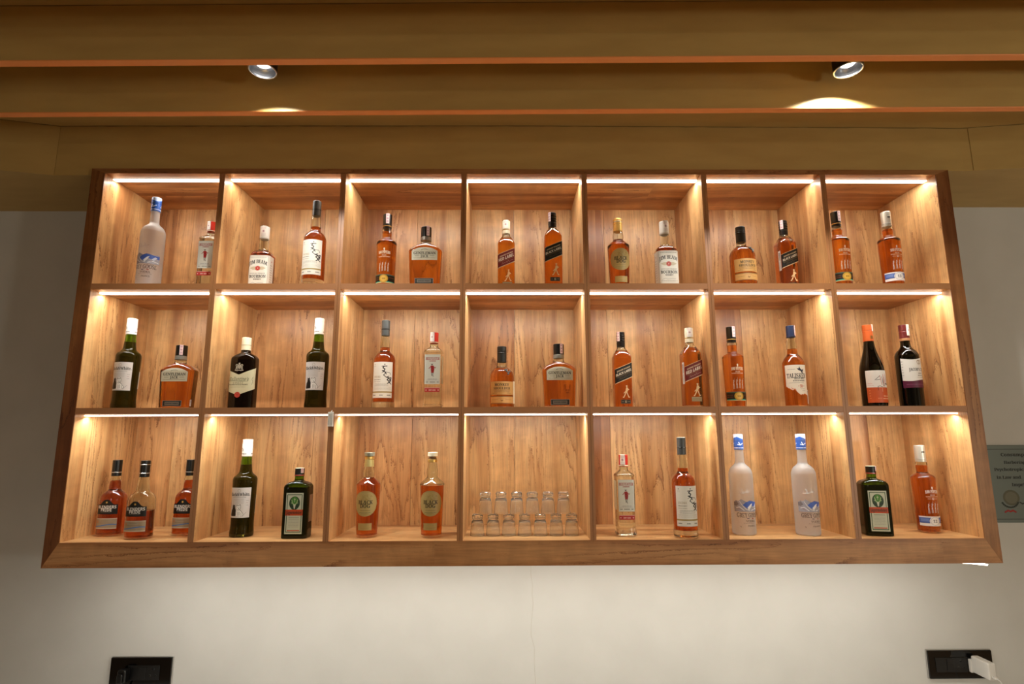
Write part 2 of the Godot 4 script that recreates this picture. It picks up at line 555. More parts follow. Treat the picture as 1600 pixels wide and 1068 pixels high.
func next_off() -> Vector2:
	woff += 1
	return Vector2(fmod(woff * 0.377, 1.0), fmod(woff * 0.618, 1.0))

func div_x(i: int) -> float: return (i - 3.5) * PITCH
func cell_left(c: int) -> float: return XL if c == 0 else div_x(c) + TH / 2
func cell_right(c: int) -> float: return XR if c == 6 else div_x(c + 1) - TH / 2

func build_cabinet():
	var zb := WALL_Z + 0.001
	var zp := -0.317            # front of the back panels
	var c = thing("display_cabinet", "wide wooden wall cabinet of twenty-one lit compartments above the off-white wall", "cabinet", Vector3.ZERO)
	var OL := -1.503; var OR := 1.498; var OB := 1.102; var OT := 2.423; var IB := 1.1773; var IT := 2.405
	var face := -0.003     # the frame's face boards lie on the front of the carcass
	var frame := [
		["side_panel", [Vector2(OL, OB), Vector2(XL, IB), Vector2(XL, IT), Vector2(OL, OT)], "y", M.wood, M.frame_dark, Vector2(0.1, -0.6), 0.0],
		["side_panel", [Vector2(OR, OT), Vector2(XR, IT), Vector2(XR, IB), Vector2(OR, OB)], "y", M.wood, M.frame, Vector2(0.55, -0.65), 0.0],
		["top_panel", [Vector2(OL, OT), Vector2(XL, IT), Vector2(XR, IT), Vector2(OR, OT)], "x", M.wood2, M.frame, Vector2(0.3, 0.7), -0.0003],
		["bottom_rail", [Vector2(OL, OB), Vector2(OR, OB), Vector2(XR, IB), Vector2(XL, IB)], "x", M.wood, M.rail, Vector2(0.62, 0.13), -0.0003]]
	for q in frame:
		var p = part(q[0], prism(q[1], zb, face, q[2], q[5]), q[3], c)
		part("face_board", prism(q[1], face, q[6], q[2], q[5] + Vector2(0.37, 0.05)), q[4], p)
	for i in range(1, 7):
		var x := div_x(i)
		# two boards back to back, with a thin groove between their front edges
		var h := TH / 2
		for q in [[x - h, x - 0.0004], [x + 0.0004, x + h]]:
			var d = part("divider", prism(rect(q[0], IB, q[1], IT), zp, -0.0008, "y", Vector2(next_off().x, -0.65)), M.wood, c)
			part("edge_band", prism(rect(q[0], IB, q[1], IT), -0.0008, 0.0), M.front_edge, d)
	for col in 7:
		var a := cell_left(col); var b := cell_right(col)
		for row in 3:
			# the back of each compartment: two laminate sheets that meet in a fine joint
			var lo: float = FLOORS[row]; var hi: float = TOPS[row]
			var s: float = [0.35, 0.62, 0.5, 0.42, 0.28, 0.55, 0.66][col]
			var m := lerpf(a, b, s)
			part("back_panel", prism(rect(a, lo, m - 0.0005, hi), zb, zp, "y", Vector2(0.13 * col, 0.08 + 0.24 * ((col + row) % 3) - lo / 1.6)), M.wood if (col + row) % 2 else M.wood2, c)
			part("back_panel", prism(rect(m + 0.0005, lo, b, hi), zb, zp, "y", Vector2(0.29 * col + 0.4, 0.1 + 0.24 * ((col * 2 + row) % 3) - lo / 1.6)), M.wood, c)
		for row in 2:
			var s = part("shelf", prism(rect(a, TOPS[row + 1], b, FLOORS[row]), zp, -0.0014, "x", next_off()), M.wood2, c)
			part("edge_band", prism(rect(a, TOPS[row + 1], b, FLOORS[row]), -0.0014, -0.0006, "x"), M.front_edge, s)
		for row in 3:
			led_strip(c, a, b, TOPS[row], "led_strip")
	# the strip under the cabinet, which washes the wall
	var us = part("led_strip", box(Vector3(-1.44, OB - 0.004, -0.034), Vector3(1.395, OB - 0.0006, -0.022)), M.strip, c)
	us.set_meta("label", "light strip under the bottom rail")
	area_light("under_cabinet_light", Vector3(-0.01, OB - 0.0055, -0.028), Vector2(2.84, 0.012), Color(1.0, 0.985, 0.94), UNDER_E)
	var tip = part("led_strip_end", prism([Vector2(1.385, OB - 0.0045), Vector2(1.40, OB - 0.005), Vector2(1.463, OB - 0.0115), Vector2(1.466, OB - 0.0075), Vector2(1.41, OB - 0.0012), Vector2(1.385, OB - 0.001)], -0.031, -0.019), M.strip, c)
	tip.set_meta("label", "loose end of the light strip sagging below the corner")
	# the white cable connector that hangs at the second divider
	var cn = thing("cable_connector", "small white cable connector hanging at the divider under the middle shelf", "connector", Vector3(div_x(2) - 0.001, 1.556, 0.0045))
	part("housing", soft_box(Vector3(0.017, 0.047, 0.008), 0.0015, 2), M.white, cn)
	for s in [-1, 0, 1]:
		part("slot", box(Vector3(s * 0.0045 - 0.0008, -0.018, 0.0036), Vector3(s * 0.0045 + 0.0008, 0.016, 0.0043)), mat(Color(0.62, 0.6, 0.56), 0.5), cn)
	part("wire", tube([Vector3(0.001, 0.022, 0), Vector3(0.001, 0.027, -0.002), Vector3(0.005, 0.031, -0.012), Vector3(0.011, 0.029, -0.034)], 0.0012, 6), M.white, cn)

func led_strip(c: Node, a: float, b: float, y: float, called: String):
	var s = part(called, box(Vector3(a + 0.001, y - 0.0046, -0.059), Vector3(b - 0.001, y - 0.001, -0.041)), M.strip, c)
	s.set_meta("label", "glowing light strip under the board")
	part("channel", box(Vector3(a + 0.0008, y - 0.0012, -0.0605), Vector3(b - 0.0008, y - 0.0002, -0.0395)), M.strip_base, s)
	area_light("shelf_strip_light", Vector3((a + b) / 2, y - 0.0095, -0.05), Vector2(b - a - 0.006, 0.016), STRIP_LIGHT, STRIP_E, deg_to_rad(15.0))

# -------------------------------- spotlights under the ceiling
func build_spots():
	var spots := [[Vector3(-0.727, 2.485, 0.446), 67.5, "left round black ceiling spotlight between the gold slats"], [Vector3(0.882, 2.493, 0.446), 70.0, "right round black ceiling spotlight between the gold slats"]]
	for s in spots:
		var p: Vector3 = s[0]
		var o = thing("ceiling_spotlight", s[2], "spotlight", p, "ceiling spotlights")
		var up: float = CEIL - p.y
		part("housing", lathe([pt(0.0, 0.0335, -1, 2, 1), pt(0.0, 0.0375, -1, 2, 1), pt(up - 0.002, 0.0375, -1, 2, 1), pt(up, 0.036, -1, 2, 1)], 40, false, true), M.black, o)
		part("rim", lathe([pt(0.0015, 0.0335, -1, 2, 1), pt(-0.0012, 0.0338, -1, 2, 0), pt(-0.002, 0.0352, -1, 2, 0), pt(-0.0005, 0.0368, -1, 2, 0), pt(0.001, 0.0370, -1, 2, 1)], 40, false, false), M.silver, o)
		# the faceted reflector
		var rf := []
		for k in 7:
			var u := k / 6.0
			rf.append(pt(u * 0.03, lerpf(0.0333, 0.0185, u * u), -1, 2, 1))
		part("reflector", lathe(rf, 20, false, false, true), mat(Color(0.42, 0.43, 0.45), 0.3, 0.85), o)
		part("bulb", lathe([pt(0.0165, 0.002, -1, 2, 1), pt(0.017, 0.016, -1, 2, 0), pt(0.019, 0.0182, -1, 2, 0), pt(0.03, 0.0186, -1, 2, 1)], 32, true, true), glow(Color(1, 0.98, 0.95), 9.0), o)
		var l := SpotLight3D.new(); l.name = "ceiling_spot_light"
		l.position = p + Vector3(0, 0.009, 0); l.rotation.x = -PI / 2
		l.spot_angle = s[1]; l.spot_angle_attenuation = 0.35; l.light_size = 0.006
		l.spot_range = 8.0; l.spot_attenuation = 2.0
		l.light_color = Color(1.0, 0.98, 0.94); l.light_energy = SPOT_E; l.shadow_enabled = true
		add_child(l, true)

const SPOT_E := 0.6

# -------------------------------- sockets, charger, notice on the wall
func socket(at: Vector3, w: float, h: float, label: String, inset_x: float):
	var o = thing("wall_socket", label, "socket", at, "black wall sockets")
	part("back_plate", soft_box(Vector3(w + 0.004, h + 0.004, 0.006), 0.002, 2), M.silver, o, Vector3(0, 0, 0.0035))
	part("cover_plate", soft_box(Vector3(w, h, 0.009), 0.002, 2), M.black_gloss, o, Vector3(0, 0, 0.0075))
	var ins := mat(Color(0.045, 0.045, 0.048), 0.35)
	var m = part("socket_module", soft_box(Vector3(0.112, 0.048, 0.006), 0.0012, 2), ins, o, Vector3(inset_x, 0, 0.0115))
	var hole := mat(Color(0.002, 0.002, 0.002), 0.9)
	for q in [[0.0, 0.0125, 0.0034], [-0.0095, -0.009, 0.0026], [0.0095, -0.009, 0.0026]]:
		var ring := lathe([pt(0.0, q[2] + 0.0014, -1, 2, 1), pt(0.0006, q[2] + 0.0009, -1, 2, 0), pt(0.0006, q[2], -1, 2, 1)], 16, false, false)
		var hx: float = 0.034
		var r = part("pin_hole_ring", ring, ins, m, Vector3(hx + q[0], q[1], 0.003)); r.rotation.x = PI / 2
		var d = part("pin_hole", lathe([pt(0.0, q[2], -1, 2, 1), pt(0.0003, q[2], -1, 2, 1)], 16), hole, m, Vector3(hx + q[0], q[1], 0.0031)); d.rotation.x = PI / 2
	part("switch", soft_box(Vector3(0.026, 0.04, 0.004), 0.001, 2), ins, m, Vector3(-0.004, 0, 0.003))
	return o

func build_wall_fittings():
	socket(Vector3(-1.359, 0.68, WALL_Z), 0.215, 0.098, "black wall socket plate with a black plug, below the cabinet's left end", 0.012)
	socket(Vector3(1.568, 0.687, WALL_Z), 0.232, 0.094, "black wall socket plate with a white charger, below the cabinet's right end", -0.036)
	# black plug and its cable on the left plate
	var pl = thing("power_plug", "black power plug pushed into the left wall socket", "plug", Vector3(-1.405, 0.678, WALL_Z + 0.0155))
	part("plug_body", soft_box(Vector3(0.03, 0.044, 0.03), 0.007, 4), M.black, pl, Vector3(0, 0, 0.0155))
	part("grip", soft_box(Vector3(0.02, 0.03, 0.012), 0.005, 3), M.black, pl, Vector3(0, -0.004, 0.034))
	part("cable", tube([Vector3(0, -0.016, 0.035), Vector3(0, -0.03, 0.034), Vector3(-0.002, -0.05, 0.024), Vector3(-0.003, -0.09, 0.012), Vector3(-0.002, -0.2, 0.006), Vector3(0, -0.268, 0.02)], 0.0032, 10), M.black, pl)
	# white charger block with its cable on the right plate
	var ch = thing("phone_charger", "white plug-in charger with a white cable in the right wall socket", "charger", Vector3(1.607, 0.690, WALL_Z + 0.0125))
	var cw := mat(Color(0.86, 0.85, 0.83), 0.35)
	part("foot", soft_box(Vector3(0.028, 0.044, 0.012), 0.003, 3), cw, ch, Vector3(0, -0.004, 0.0062))
	part("charger_body", soft_box(Vector3(0.028, 0.056, 0.075), 0.005, 4), cw, ch, Vector3(0.004, 0.004, 0.047))
	part("cable_plug", soft_box(Vector3(0.012, 0.007, 0.016), 0.002, 2), cw, ch, Vector3(0.004, -0.012, 0.0915))
	part("cable", tube([Vector3(0.004, -0.012, 0.098), Vector3(0.006, -0.014, 0.106), Vector3(0.012, -0.028, 0.112), Vector3(0.016, -0.06, 0.105), Vector3(0.018, -0.12, 0.09), Vector3(0.02, -0.2, 0.07), Vector3(0.02, -0.282, 0.08)], 0.0019, 8), cw, ch)
	# engraved metal notice beside the cabinet
	var no = thing("metal_notice", "brushed metal notice plate with dark lettering on the wall right of the cabinet", "sign", Vector3(1.945, 1.318, WALL_Z))
	var steel := mat(Color(0.45, 0.48, 0.46), 0.42, 0.5)
	part("plate", soft_box(Vector3(0.40, 0.286, 0.006), 0.0015, 2), steel, no, Vector3(0, 0, 0.0032))
	var g := Geo.new()
	g.quad([Vector3(-0.198, -0.141, 0), Vector3(0.198, -0.141, 0), Vector3(0.198, 0.141, 0), Vector3(-0.198, 0.141, 0)], Vector3(0, 0, 1), [Vector2(0, 1), Vector2(1, 1), Vector2(1, 0), Vector2(0, 0)])
	part("engraved_text", g.mesh(), printed(pic_notice(), 0.5, true), no, Vector3(0, 0, 0.0064))
	for s in [[-1, 1], [1, 1], [-1, -1], [1, -1]]:
		var sc = part("screw", lathe([pt(0, 0.004, -1, 2, 1), pt(0.0015, 0.0038, -1, 2, 0), pt(0.002, 0.002, -1, 2, 1)], 16), M.silver, no, Vector3(s[0] * 0.191, s[1] * 0.134, 0.0062))
		sc.rotation.x = PI / 2
# ---------------------------------------------------------------- print: lettering and marks drawn into small pictures
class Pic:
	var im: Image
	var w: int
	var h: int
	var host
	func _init(host_, w_: int, h_: int, bg: Color):
		host = host_; w = w_; h = h_
		im = Image.create(w, h, false, Image.FORMAT_RGBA8)
		im.fill(bg)
	func dot(x: int, y: int, c: Color, a := 1.0):
		if x < 0 or y < 0 or x >= w or y >= h or a <= 0.0: return
		var o := im.get_pixel(x, y)
		a *= c.a
		var oa := a + o.a * (1.0 - a)
		if oa <= 0.0: return
		var q := c * a + o * (o.a * (1.0 - a))
		im.set_pixel(x, y, Color(q.r / oa, q.g / oa, q.b / oa, oa))
	func box(x0: float, y0: float, x1: float, y1: float, c: Color):
		im.fill_rect(Rect2i(int(x0 * w), int(y0 * h), maxi(1, int(x1 * w) - int(x0 * w)), maxi(1, int(y1 * h) - int(y0 * h))), c)
	func frame(x0, y0, x1, y1, t: float, c: Color):
		var ty := t * w / h
		box(x0, y0, x1, y0 + ty, c); box(x0, y1 - ty, x1, y1, c); box(x0, y0, x0 + t, y1, c); box(x1 - t, y0, x1, y1, c)
	func poly(pts: Array, c: Color):
		var px := []
		var lo := 1e9; var hi := -1e9
		for p in pts:
			px.append(Vector2(p[0] * w, p[1] * h)); lo = minf(lo, px[-1].y); hi = maxf(hi, px[-1].y)
		for y in range(maxi(0, int(lo)), mini(h - 1, int(hi)) + 1):
			var xs := []
			var yy := y + 0.5
			for i in px.size():
				var a: Vector2 = px[i]; var b: Vector2 = px[(i + 1) % px.size()]
				if (a.y <= yy) != (b.y <= yy):
					xs.append(a.x + (yy - a.y) / (b.y - a.y) * (b.x - a.x))
			xs.sort()
			for k in range(0, xs.size() - 1, 2):
				var x0 := int(round(xs[k])); var x1 := int(round(xs[k + 1]))
				if c.a < 1.0 and im.get_pixel(0, 0).a > 0.0:
					for x in range(x0, x1): dot(x, y, c)
				elif x1 > x0: im.fill_rect(Rect2i(x0, y, x1 - x0, 1), c)
	func disc(cx: float, cy: float, r: float, c: Color, squash := 1.0):
		var pts := []
		for k in 40: pts.append([cx + r * cos(TAU * k / 40), cy + r * squash * w / h * sin(TAU * k / 40)])
		poly(pts, c)
	func ring(cx, cy, r, t, c: Color):
		var pts := []
		for k in 49: pts.append([cx + r * cos(TAU * k / 48), cy + r * w / h * sin(TAU * k / 48)])
		line(pts, t, c)
	func line(pts: Array, t: float, c: Color):
		for i in pts.size() - 1:
			var a := Vector2(pts[i][0] * w, pts[i][1] * h); var b := Vector2(pts[i + 1][0] * w, pts[i + 1][1] * h)
			var r := t * w / 2.0
			var x0 := int(minf(a.x, b.x) - r - 1); var x1 := int(maxf(a.x, b.x) + r + 1)
			var y0 := int(minf(a.y, b.y) - r - 1); var y1 := int(maxf(a.y, b.y) + r + 1)
			var ab := b - a
			for y in range(y0, y1 + 1):
				for x in range(x0, x1 + 1):
					var p := Vector2(x + 0.5, y + 0.5)
					var u := clampf((p - a).dot(ab) / maxf(ab.length_squared(), 1e-6), 0, 1)
					dot(x, y, c, clampf(r + 0.5 - p.distance_to(a + ab * u), 0, 1))
	# a line of lettering centred on cx, cy, as wide as `wide` (shares of the picture's width); arc lifts its middle
	func text(s: String, cx: float, cy: float, wide: float, c: Color, kind := "serif_bold", arc := 0.0, tall := 1.0, slant := 0.0):
		var ts = TextServerManager.get_primary_interface()
		var f = host.font(kind)
		var sh = ts.create_shaped_text()
		ts.shaped_text_add_string(sh, s, f.get_rids(), 64)
		ts.shaped_text_shape(sh)
		var full: float = 0.0
		for g in ts.shaped_text_get_glyphs(sh): full += g.advance
		ts.free_rid(sh)
		var size := clampi(int(round(64.0 * wide * w / full)), 5, 220)
		sh = ts.create_shaped_text()
		ts.shaped_text_add_string(sh, s, f.get_rids(), size)
		ts.shaped_text_shape(sh)
		var gl = ts.shaped_text_get_glyphs(sh)
		full = 0.0
		for g in gl: full += g.advance
		var stretch := wide * w / full
		var pen := cx * w - wide * w / 2.0
		var base := cy * h + size * 0.36 * tall
		var heavy := kind.ends_with("bold") and size > 14
		var sz := Vector2i(size, 0)
		for g in gl:
			ts.font_render_glyph(g.font_rid, sz, g.index)
			var ti: int = ts.font_get_glyph_texture_idx(g.font_rid, sz, g.index)
			if ti >= 0:
				var tex: Image = host.glyph_sheet(ts, g.font_rid, sz, ti)
				var r: Rect2 = ts.font_get_glyph_uv_rect(g.font_rid, sz, g.index)
				var off: Vector2 = ts.font_get_glyph_offset(g.font_rid, sz, g.index)
				var gw := int(ceil(r.size.x * stretch)); var gh := int(ceil(r.size.y * tall))
				for y in gh:
					for x in gw:
						var sx := r.position.x + (x + 0.5) / gw * r.size.x
						var sy := r.position.y + (y + 0.5) / gh * r.size.y
						var a: float = tex.get_pixel(int(sx), int(sy)).a
						if a > 0.02:
							var px := pen + off.x * stretch + x
							var u := (px / w - cx) / maxf(wide * 0.5, 0.001)
							var lift := arc * h * (1.0 - u * u)
							var py := base + off.y * tall + y - lift
							dot(int(px + slant * (base - py)), int(py), c, a)
							if heavy: dot(int(px + slant * (base - py)) + 1, int(py), c, a)
			pen += g.advance * stretch
		ts.free_rid(sh)
	# a run of print too small to read: short strokes of uneven length
	func fine(x0: float, x1: float, y: float, t: float, c: Color, seed_ := 1):
		var r := RandomNumberGenerator.new(); r.seed = seed_
		var x := x0
		while x < x1:
			var l := r.randf_range(0.012, 0.04)
			box(x, y, minf(x + l, x1), y + t, c)
			x += l + 0.012

var sheets := {}

func glyph_sheet(ts, rid, sz, ti) -> Image:
	# a glyph may have been added to the sheet since it was last read
	var im: Image = ts.font_get_texture_image(rid, sz, ti)
	return im

func font(kind: String) -> Font:
	if not fonts.has(kind):
		var f := SystemFont.new()
		f.font_names = PackedStringArray(["Droid Serif" if kind.begins_with("serif") else "Droid Sans"])
		f.font_weight = 700 if kind.ends_with("bold") else 400
		fonts[kind] = f
	return fonts[kind]

const CLEAR := Color(0, 0, 0, 0)
const INK := Color(0.07, 0.07, 0.08)

func pic_notice() -> Image:
	var p := Pic.new(self, 720, 570, Color(0.5, 0.5, 0.5, 0))
	var k := Color(0.06, 0.06, 0.06)
	p.frame(0.012, 0.045, 0.988, 0.965, 0.005, Color(0.16, 0.17, 0.16))
	var rows := [["Consumption of", 0.197, 0.121, 0.39], ["Harboring", 0.217, 0.223, 0.21], ["Psychotropic", 0.114, 0.316, 0.285], ["in Law and", 0.129, 0.421, 0.235], ["Imprisonment", 0.265, 0.518, 0.32]]
	for r in rows: p.text(r[0], r[1] + r[3] / 2, r[2], r[3], k, "serif_bold")
	p.disc(0.242, 0.685, 0.08, Color(0.43, 0.42, 0.34, 0.7))
	p.disc(0.242, 0.685, 0.06, Color(0.5, 0.49, 0.41, 0.7))
	for s in 11:
		var a := PI * (0.16 + 0.68 * s / 10.0)
		p.disc(0.225 + 0.085 * cos(a), 0.70 + 0.10 * sin(a) * 1.1, 0.010, Color(0.12, 0.16, 0.12))
	p.line([[0.165, 0.87], [0.195, 0.85], [0.215, 0.865], [0.24, 0.85], [0.265, 0.87]], 0.017, Color(0.62, 0.12, 0.1))
	p.line([[0.32, 0.745], [0.34, 0.765], [0.355, 0.758]], 0.012, Color(0.15, 0.15, 0.15))
	return p.im

func pic_gin() -> Image:
	var p := Pic.new(self, 256, 480, Color(0.86, 0.87, 0.83))
	var red := Color(0.62, 0.13, 0.14)
	p.frame(0.02, 0.012, 0.98, 0.988, 0.006, Color(0.7, 0.72, 0.68))
	p.text("BEEFEATER", 0.5, 0.14, 0.88, red, "serif_bold", 0.0, 1.7)
	p.text("LONDON", 0.5, 0.222, 0.42, red, "sans_bold")
	# a small walking figure in a long coat
	p.disc(0.47, 0.345, 0.035, Color(0.35, 0.12, 0.1)); p.box(0.4, 0.318, 0.54, 0.33, INK)
	p.poly([[0.38, 0.375], [0.56, 0.37], [0.62, 0.5], [0.58, 0.62], [0.42, 0.62], [0.4, 0.5]], red)
	p.line([[0.4, 0.4], [0.3, 0.46], [0.27, 0.47]], 0.035, red); p.line([[0.56, 0.4], [0.66, 0.46], [0.7, 0.44]], 0.035, red)
	p.line([[0.45, 0.62], [0.47, 0.72]], 0.03, INK); p.line([[0.54, 0.62], [0.52, 0.69], [0.56, 0.74]], 0.03, INK)
	p.line([[0.42, 0.45], [0.57, 0.47]], 0.012, Color(0.3, 0.1, 0.1)); p.line([[0.41, 0.53], [0.58, 0.55]], 0.012, Color(0.3, 0.1, 0.1))
	p.text("LONDON DRY GIN", 0.5, 0.835, 0.6, Color(0.45, 0.45, 0.5), "sans")
	p.fine(0.1, 0.92, 0.865, 0.009, Color(0.5, 0.52, 0.56), 4)
	p.fine(0.100, 0.240, 0.918, 0.024, INK, 1); p.fine(0.340, 0.700, 0.918, 0.024, INK, 2); p.fine(0.795, 0.925, 0.918, 0.024, INK, 3)
	return p.im

func pic_gin_small() -> Image:
	var p := Pic.new(self, 256, 72, Color(0.74, 0.2, 0.2))
	p.box(0, 0.0, 1, 0.18, Color(0.84, 0.62, 0.58))
	p.text("DRY GIN", 0.5, 0.6, 0.46, Color(0.93, 0.8, 0.77), "sans_bold")
	p.disc(0.1, 0.58, 0.035, Color(0.93, 0.8, 0.77)); p.disc(0.9, 0.58, 0.035, Color(0.93, 0.8, 0.77))
	return p.im

func pic_bourbon() -> Image:
	var p := Pic.new(self, 560, 480, Color(0.87, 0.86, 0.82))
	p.frame(0.25, 0.03, 0.75, 0.97, 0.004, Color(0.55, 0.52, 0.48))
	p.fine(0.3, 0.7, 0.06, 0.012, Color(0.5, 0.47, 0.44), 3)
	p.text("JIM BEAM", 0.5, 0.27, 0.45, INK, "serif_bold", 0.075, 1.5)
	p.poly([[0.3, 0.4], [0.38, 0.355], [0.62, 0.355], [0.7, 0.4], [0.62, 0.455], [0.38, 0.455]], Color(0.76, 0.71, 0.61))
	p.disc(0.5, 0.405, 0.062, Color(0.68, 0.17, 0.14)); p.ring(0.5, 0.405, 0.047, 0.004, Color(0.88, 0.7, 0.62)); p.text("B", 0.5, 0.405, 0.03, Color(0.9, 0.75, 0.68))
	p.text("KENTUCKY STRAIGHT", 0.5, 0.565, 0.38, Color(0.3, 0.27, 0.25), "serif")
	p.text("BOURBON", 0.5, 0.655, 0.41, INK, "serif_bold", 0.0, 1.3)
	p.text("WHISKEY", 0.5, 0.745, 0.2, INK, "serif_bold")
	p.line([[0.32, 0.88], [0.4, 0.84], [0.46, 0.87], [0.55, 0.85], [0.66, 0.86]], 0.004, Color(0.3, 0.3, 0.3))
	p.fine(0.3, 0.7, 0.915, 0.012, Color(0.5, 0.47, 0.44), 6)
	for side in [0.06, 0.83]:
		p.text("JB", side + 0.055, 0.16, 0.05, Color(0.65, 0.2, 0.17))
		for k in 9: p.fine(side, side + 0.1, 0.27 + k * 0.072, 0.02, Color(0.55, 0.5, 0.46), 11 + k)
	return p.im

func pic_script_malt() -> Image:
	var p := Pic.new(self, 400, 640, Color(0.9, 0.89, 0.85))
	# a brush-written Indian word
	p.disc(0.62, 0.07, 0.026, INK)
	p.line([[0.5, 0.125], [0.72, 0.115]], 0.035, INK)
	p.line([[0.6, 0.12], [0.54, 0.17], [0.63, 0.2], [0.6, 0.25], [0.52, 0.25]], 0.043, INK)
	p.line([[0.52, 0.25], [0.66, 0.3], [0.7, 0.34]], 0.032, INK)
	p.line([[0.5, 0.31], [0.6, 0.27], [0.72, 0.29], [0.86, 0.3], [0.9, 0.36]], 0.017, INK)
	p.line([[0.68, 0.3], [0.58, 0.37], [0.7, 0.43], [0.82, 0.4]], 0.029, INK)
	p.line([[0.7, 0.43], [0.94, 0.45]], 0.035, INK)
	p.line([[0.82, 0.44], [0.74, 0.5], [0.83, 0.54], [0.9, 0.5], [0.83, 0.47]], 0.041, INK)
	p.line([[0.92, 0.43], [0.92, 0.53]], 0.041, INK)
	p.line([[0.9, 0.55], [0.76, 0.6]], 0.035, INK); p.line([[0.82, 0.56], [0.94, 0.62]], 0.035, INK)
	p.disc(0.13, 0.075, 0.022, Color(0.4, 0.37, 0.32)); p.fine(0.08, 0.2, 0.125, 0.008, Color(0.5, 0.47, 0.42), 2)
	p.text("INDRI", 0.27, 0.42, 0.36, Color(0.62, 0.55, 0.4), "serif")
	p.text("SINGLE MALT", 0.27, 0.497, 0.36, Color(0.4, 0.36, 0.3), "serif_bold")
	p.text("INDIAN WHISKY", 0.27, 0.555, 0.36, Color(0.45, 0.4, 0.33), "serif")
	for k in 3: p.fine(0.14, 0.8, 0.61 + k * 0.03, 0.008, Color(0.42, 0.4, 0.37), 20 + k)
	for k in 3: p.fine(0.1, 0.94, 0.71 + k * 0.03, 0.006, Color(0.62, 0.6, 0.56), 30 + k)
	p.box(0, 0.825, 1, 0.862, Color(0.62, 0.54, 0.3))
	p.fine(0.065, 0.215, 0.918, 0.024, Color(0.35, 0.33, 0.3), 5); p.fine(0.420, 0.580, 0.918, 0.024, Color(0.35, 0.33, 0.3), 4); p.fine(0.755, 0.925, 0.918, 0.024, Color(0.35, 0.33, 0.3), 6)
	return p.im

func pic_pipers(dark: bool) -> Image:
	var c := Color(0.93, 0.9, 0.87, 1) if not dark else Color(0.9, 0.85, 0.74, 1)
	var p := Pic.new(self, 320, 400, Color(c.r, c.g, c.b, 0))
	p.disc(0.5, 0.06, 0.05, c); p.line([[0.5, 0.02], [0.5, 0.13]], 0.03, c)
	p.text("100 PIPERS", 0.5, 0.21, 0.82, c, "serif_bold", 0.02, 1.3)
	p.text("DELUXE", 0.5, 0.315, 0.3, c, "sans")
	p.text("BLENDED SCOTCH WHISKY", 0.5, 0.375, 0.8, Color(0.88, 0.7, 0.55), "sans_bold")
	if not dark:
		p.text("12", 0.5, 0.45, 0.14, c, "serif_bold")
		p.text("AGED        YEARS", 0.5, 0.45, 0.62, Color(0.88, 0.7, 0.55), "sans")
	var g := Color(c.r, c.g, c.b, 0.42)
	for k in 4:
		var x := 0.2 + k * 0.2
		var y: float = 0.62 + [0.03, 0.01, 0.0, 0.02][k]
		p.disc(x, y, 0.028, g); p.line([[x, y + 0.02], [x - 0.02, y + 0.17], [x - 0.03, y + 0.31]], 0.05, g); p.line([[x + 0.01, y + 0.13], [x + 0.035, y + 0.31]], 0.032, g)
		p.line([[x - 0.05, y + 0.1], [x + 0.07, y + 0.02]], 0.02, g); p.line([[x + 0.03, y + 0.02], [x + 0.06, y - 0.09]], 0.012, g)
	return p.im

func pic_pipers_band(dark: bool) -> Image:
	var p := Pic.new(self, 480, 176, Color(0.3, 0.4, 0.68) if not dark else Color(0.07, 0.075, 0.06))
	if dark:
		p.box(0, 0, 1, 0.13, Color(0.28, 0.36, 0.3)); p.box(0, 0.83, 1, 0.92, Color(0.16, 0.62, 0.55)); p.box(0, 0.92, 1, 1, Color(0.75, 0.7, 0.5))
		p.disc(0.5, 0.5, 0.175, Color(0.62, 0.48, 0.16)); p.disc(0.5, 0.5, 0.15, Color(0.8, 0.65, 0.27)); p.ring(0.5, 0.5, 0.13, 0.008, Color(0.5, 0.38, 0.12))
		p.text("100", 0.5, 0.5, 0.14, Color(0.45, 0.34, 0.1))
		p.fine(0.06, 0.3, 0.35, 0.07, Color(0.5, 0.3, 0.2), 3); p.fine(0.7, 0.94, 0.35, 0.07, Color(0.5, 0.3, 0.2), 5); p.fine(0.06, 0.3, 0.55, 0.07, Color(0.5, 0.3, 0.2), 3)
	else:
		p.box(0, 0, 1, 0.14, Color(0.88, 0.87, 0.86)); p.box(0, 0.72, 1, 1, Color(0.9, 0.89, 0.88)); p.box(0, 0.64, 1, 0.72, Color(0.2, 0.27, 0.5))
		p.box(0.06, 0.24, 0.3, 0.54, Color(0.42, 0.52, 0.76)); p.box(0.7, 0.24, 0.94, 0.54, Color(0.42, 0.52, 0.76))
		p.disc(0.5, 0.5, 0.18, Color(0.88, 0.88, 0.88)); p.ring(0.5, 0.5, 0.15, 0.008, Color(0.45, 0.5, 0.6))
		p.text("12", 0.5, 0.48, 0.15, Color(0.15, 0.17, 0.25), "serif_bold", 0.0, 1.1)
	return p.im

func pic_gentleman() -> Image:
	var p := Pic.new(self, 420, 230, Color(0.75, 0.73, 0.64))
	p.ring(0.5, 0.36, 0.0, 0.0, INK)
	p.text("JACK DANIEL'S", 0.5, 0.22, 0.26, INK, "serif_bold", 0.06)
	p.text("GENTLEMAN", 0.5, 0.47, 0.86, INK, "serif_bold", 0.0, 1.2)
	p.text("JACK", 0.5, 0.7, 0.3, INK, "serif_bold", 0.0, 1.2)
	p.box(0.12, 0.69, 0.3, 0.71, INK); p.box(0.7, 0.69, 0.88, 0.71, INK)
	p.fine(0.08, 0.92, 0.84, 0.03, Color(0.35, 0.33, 0.3), 8)
	return p.im

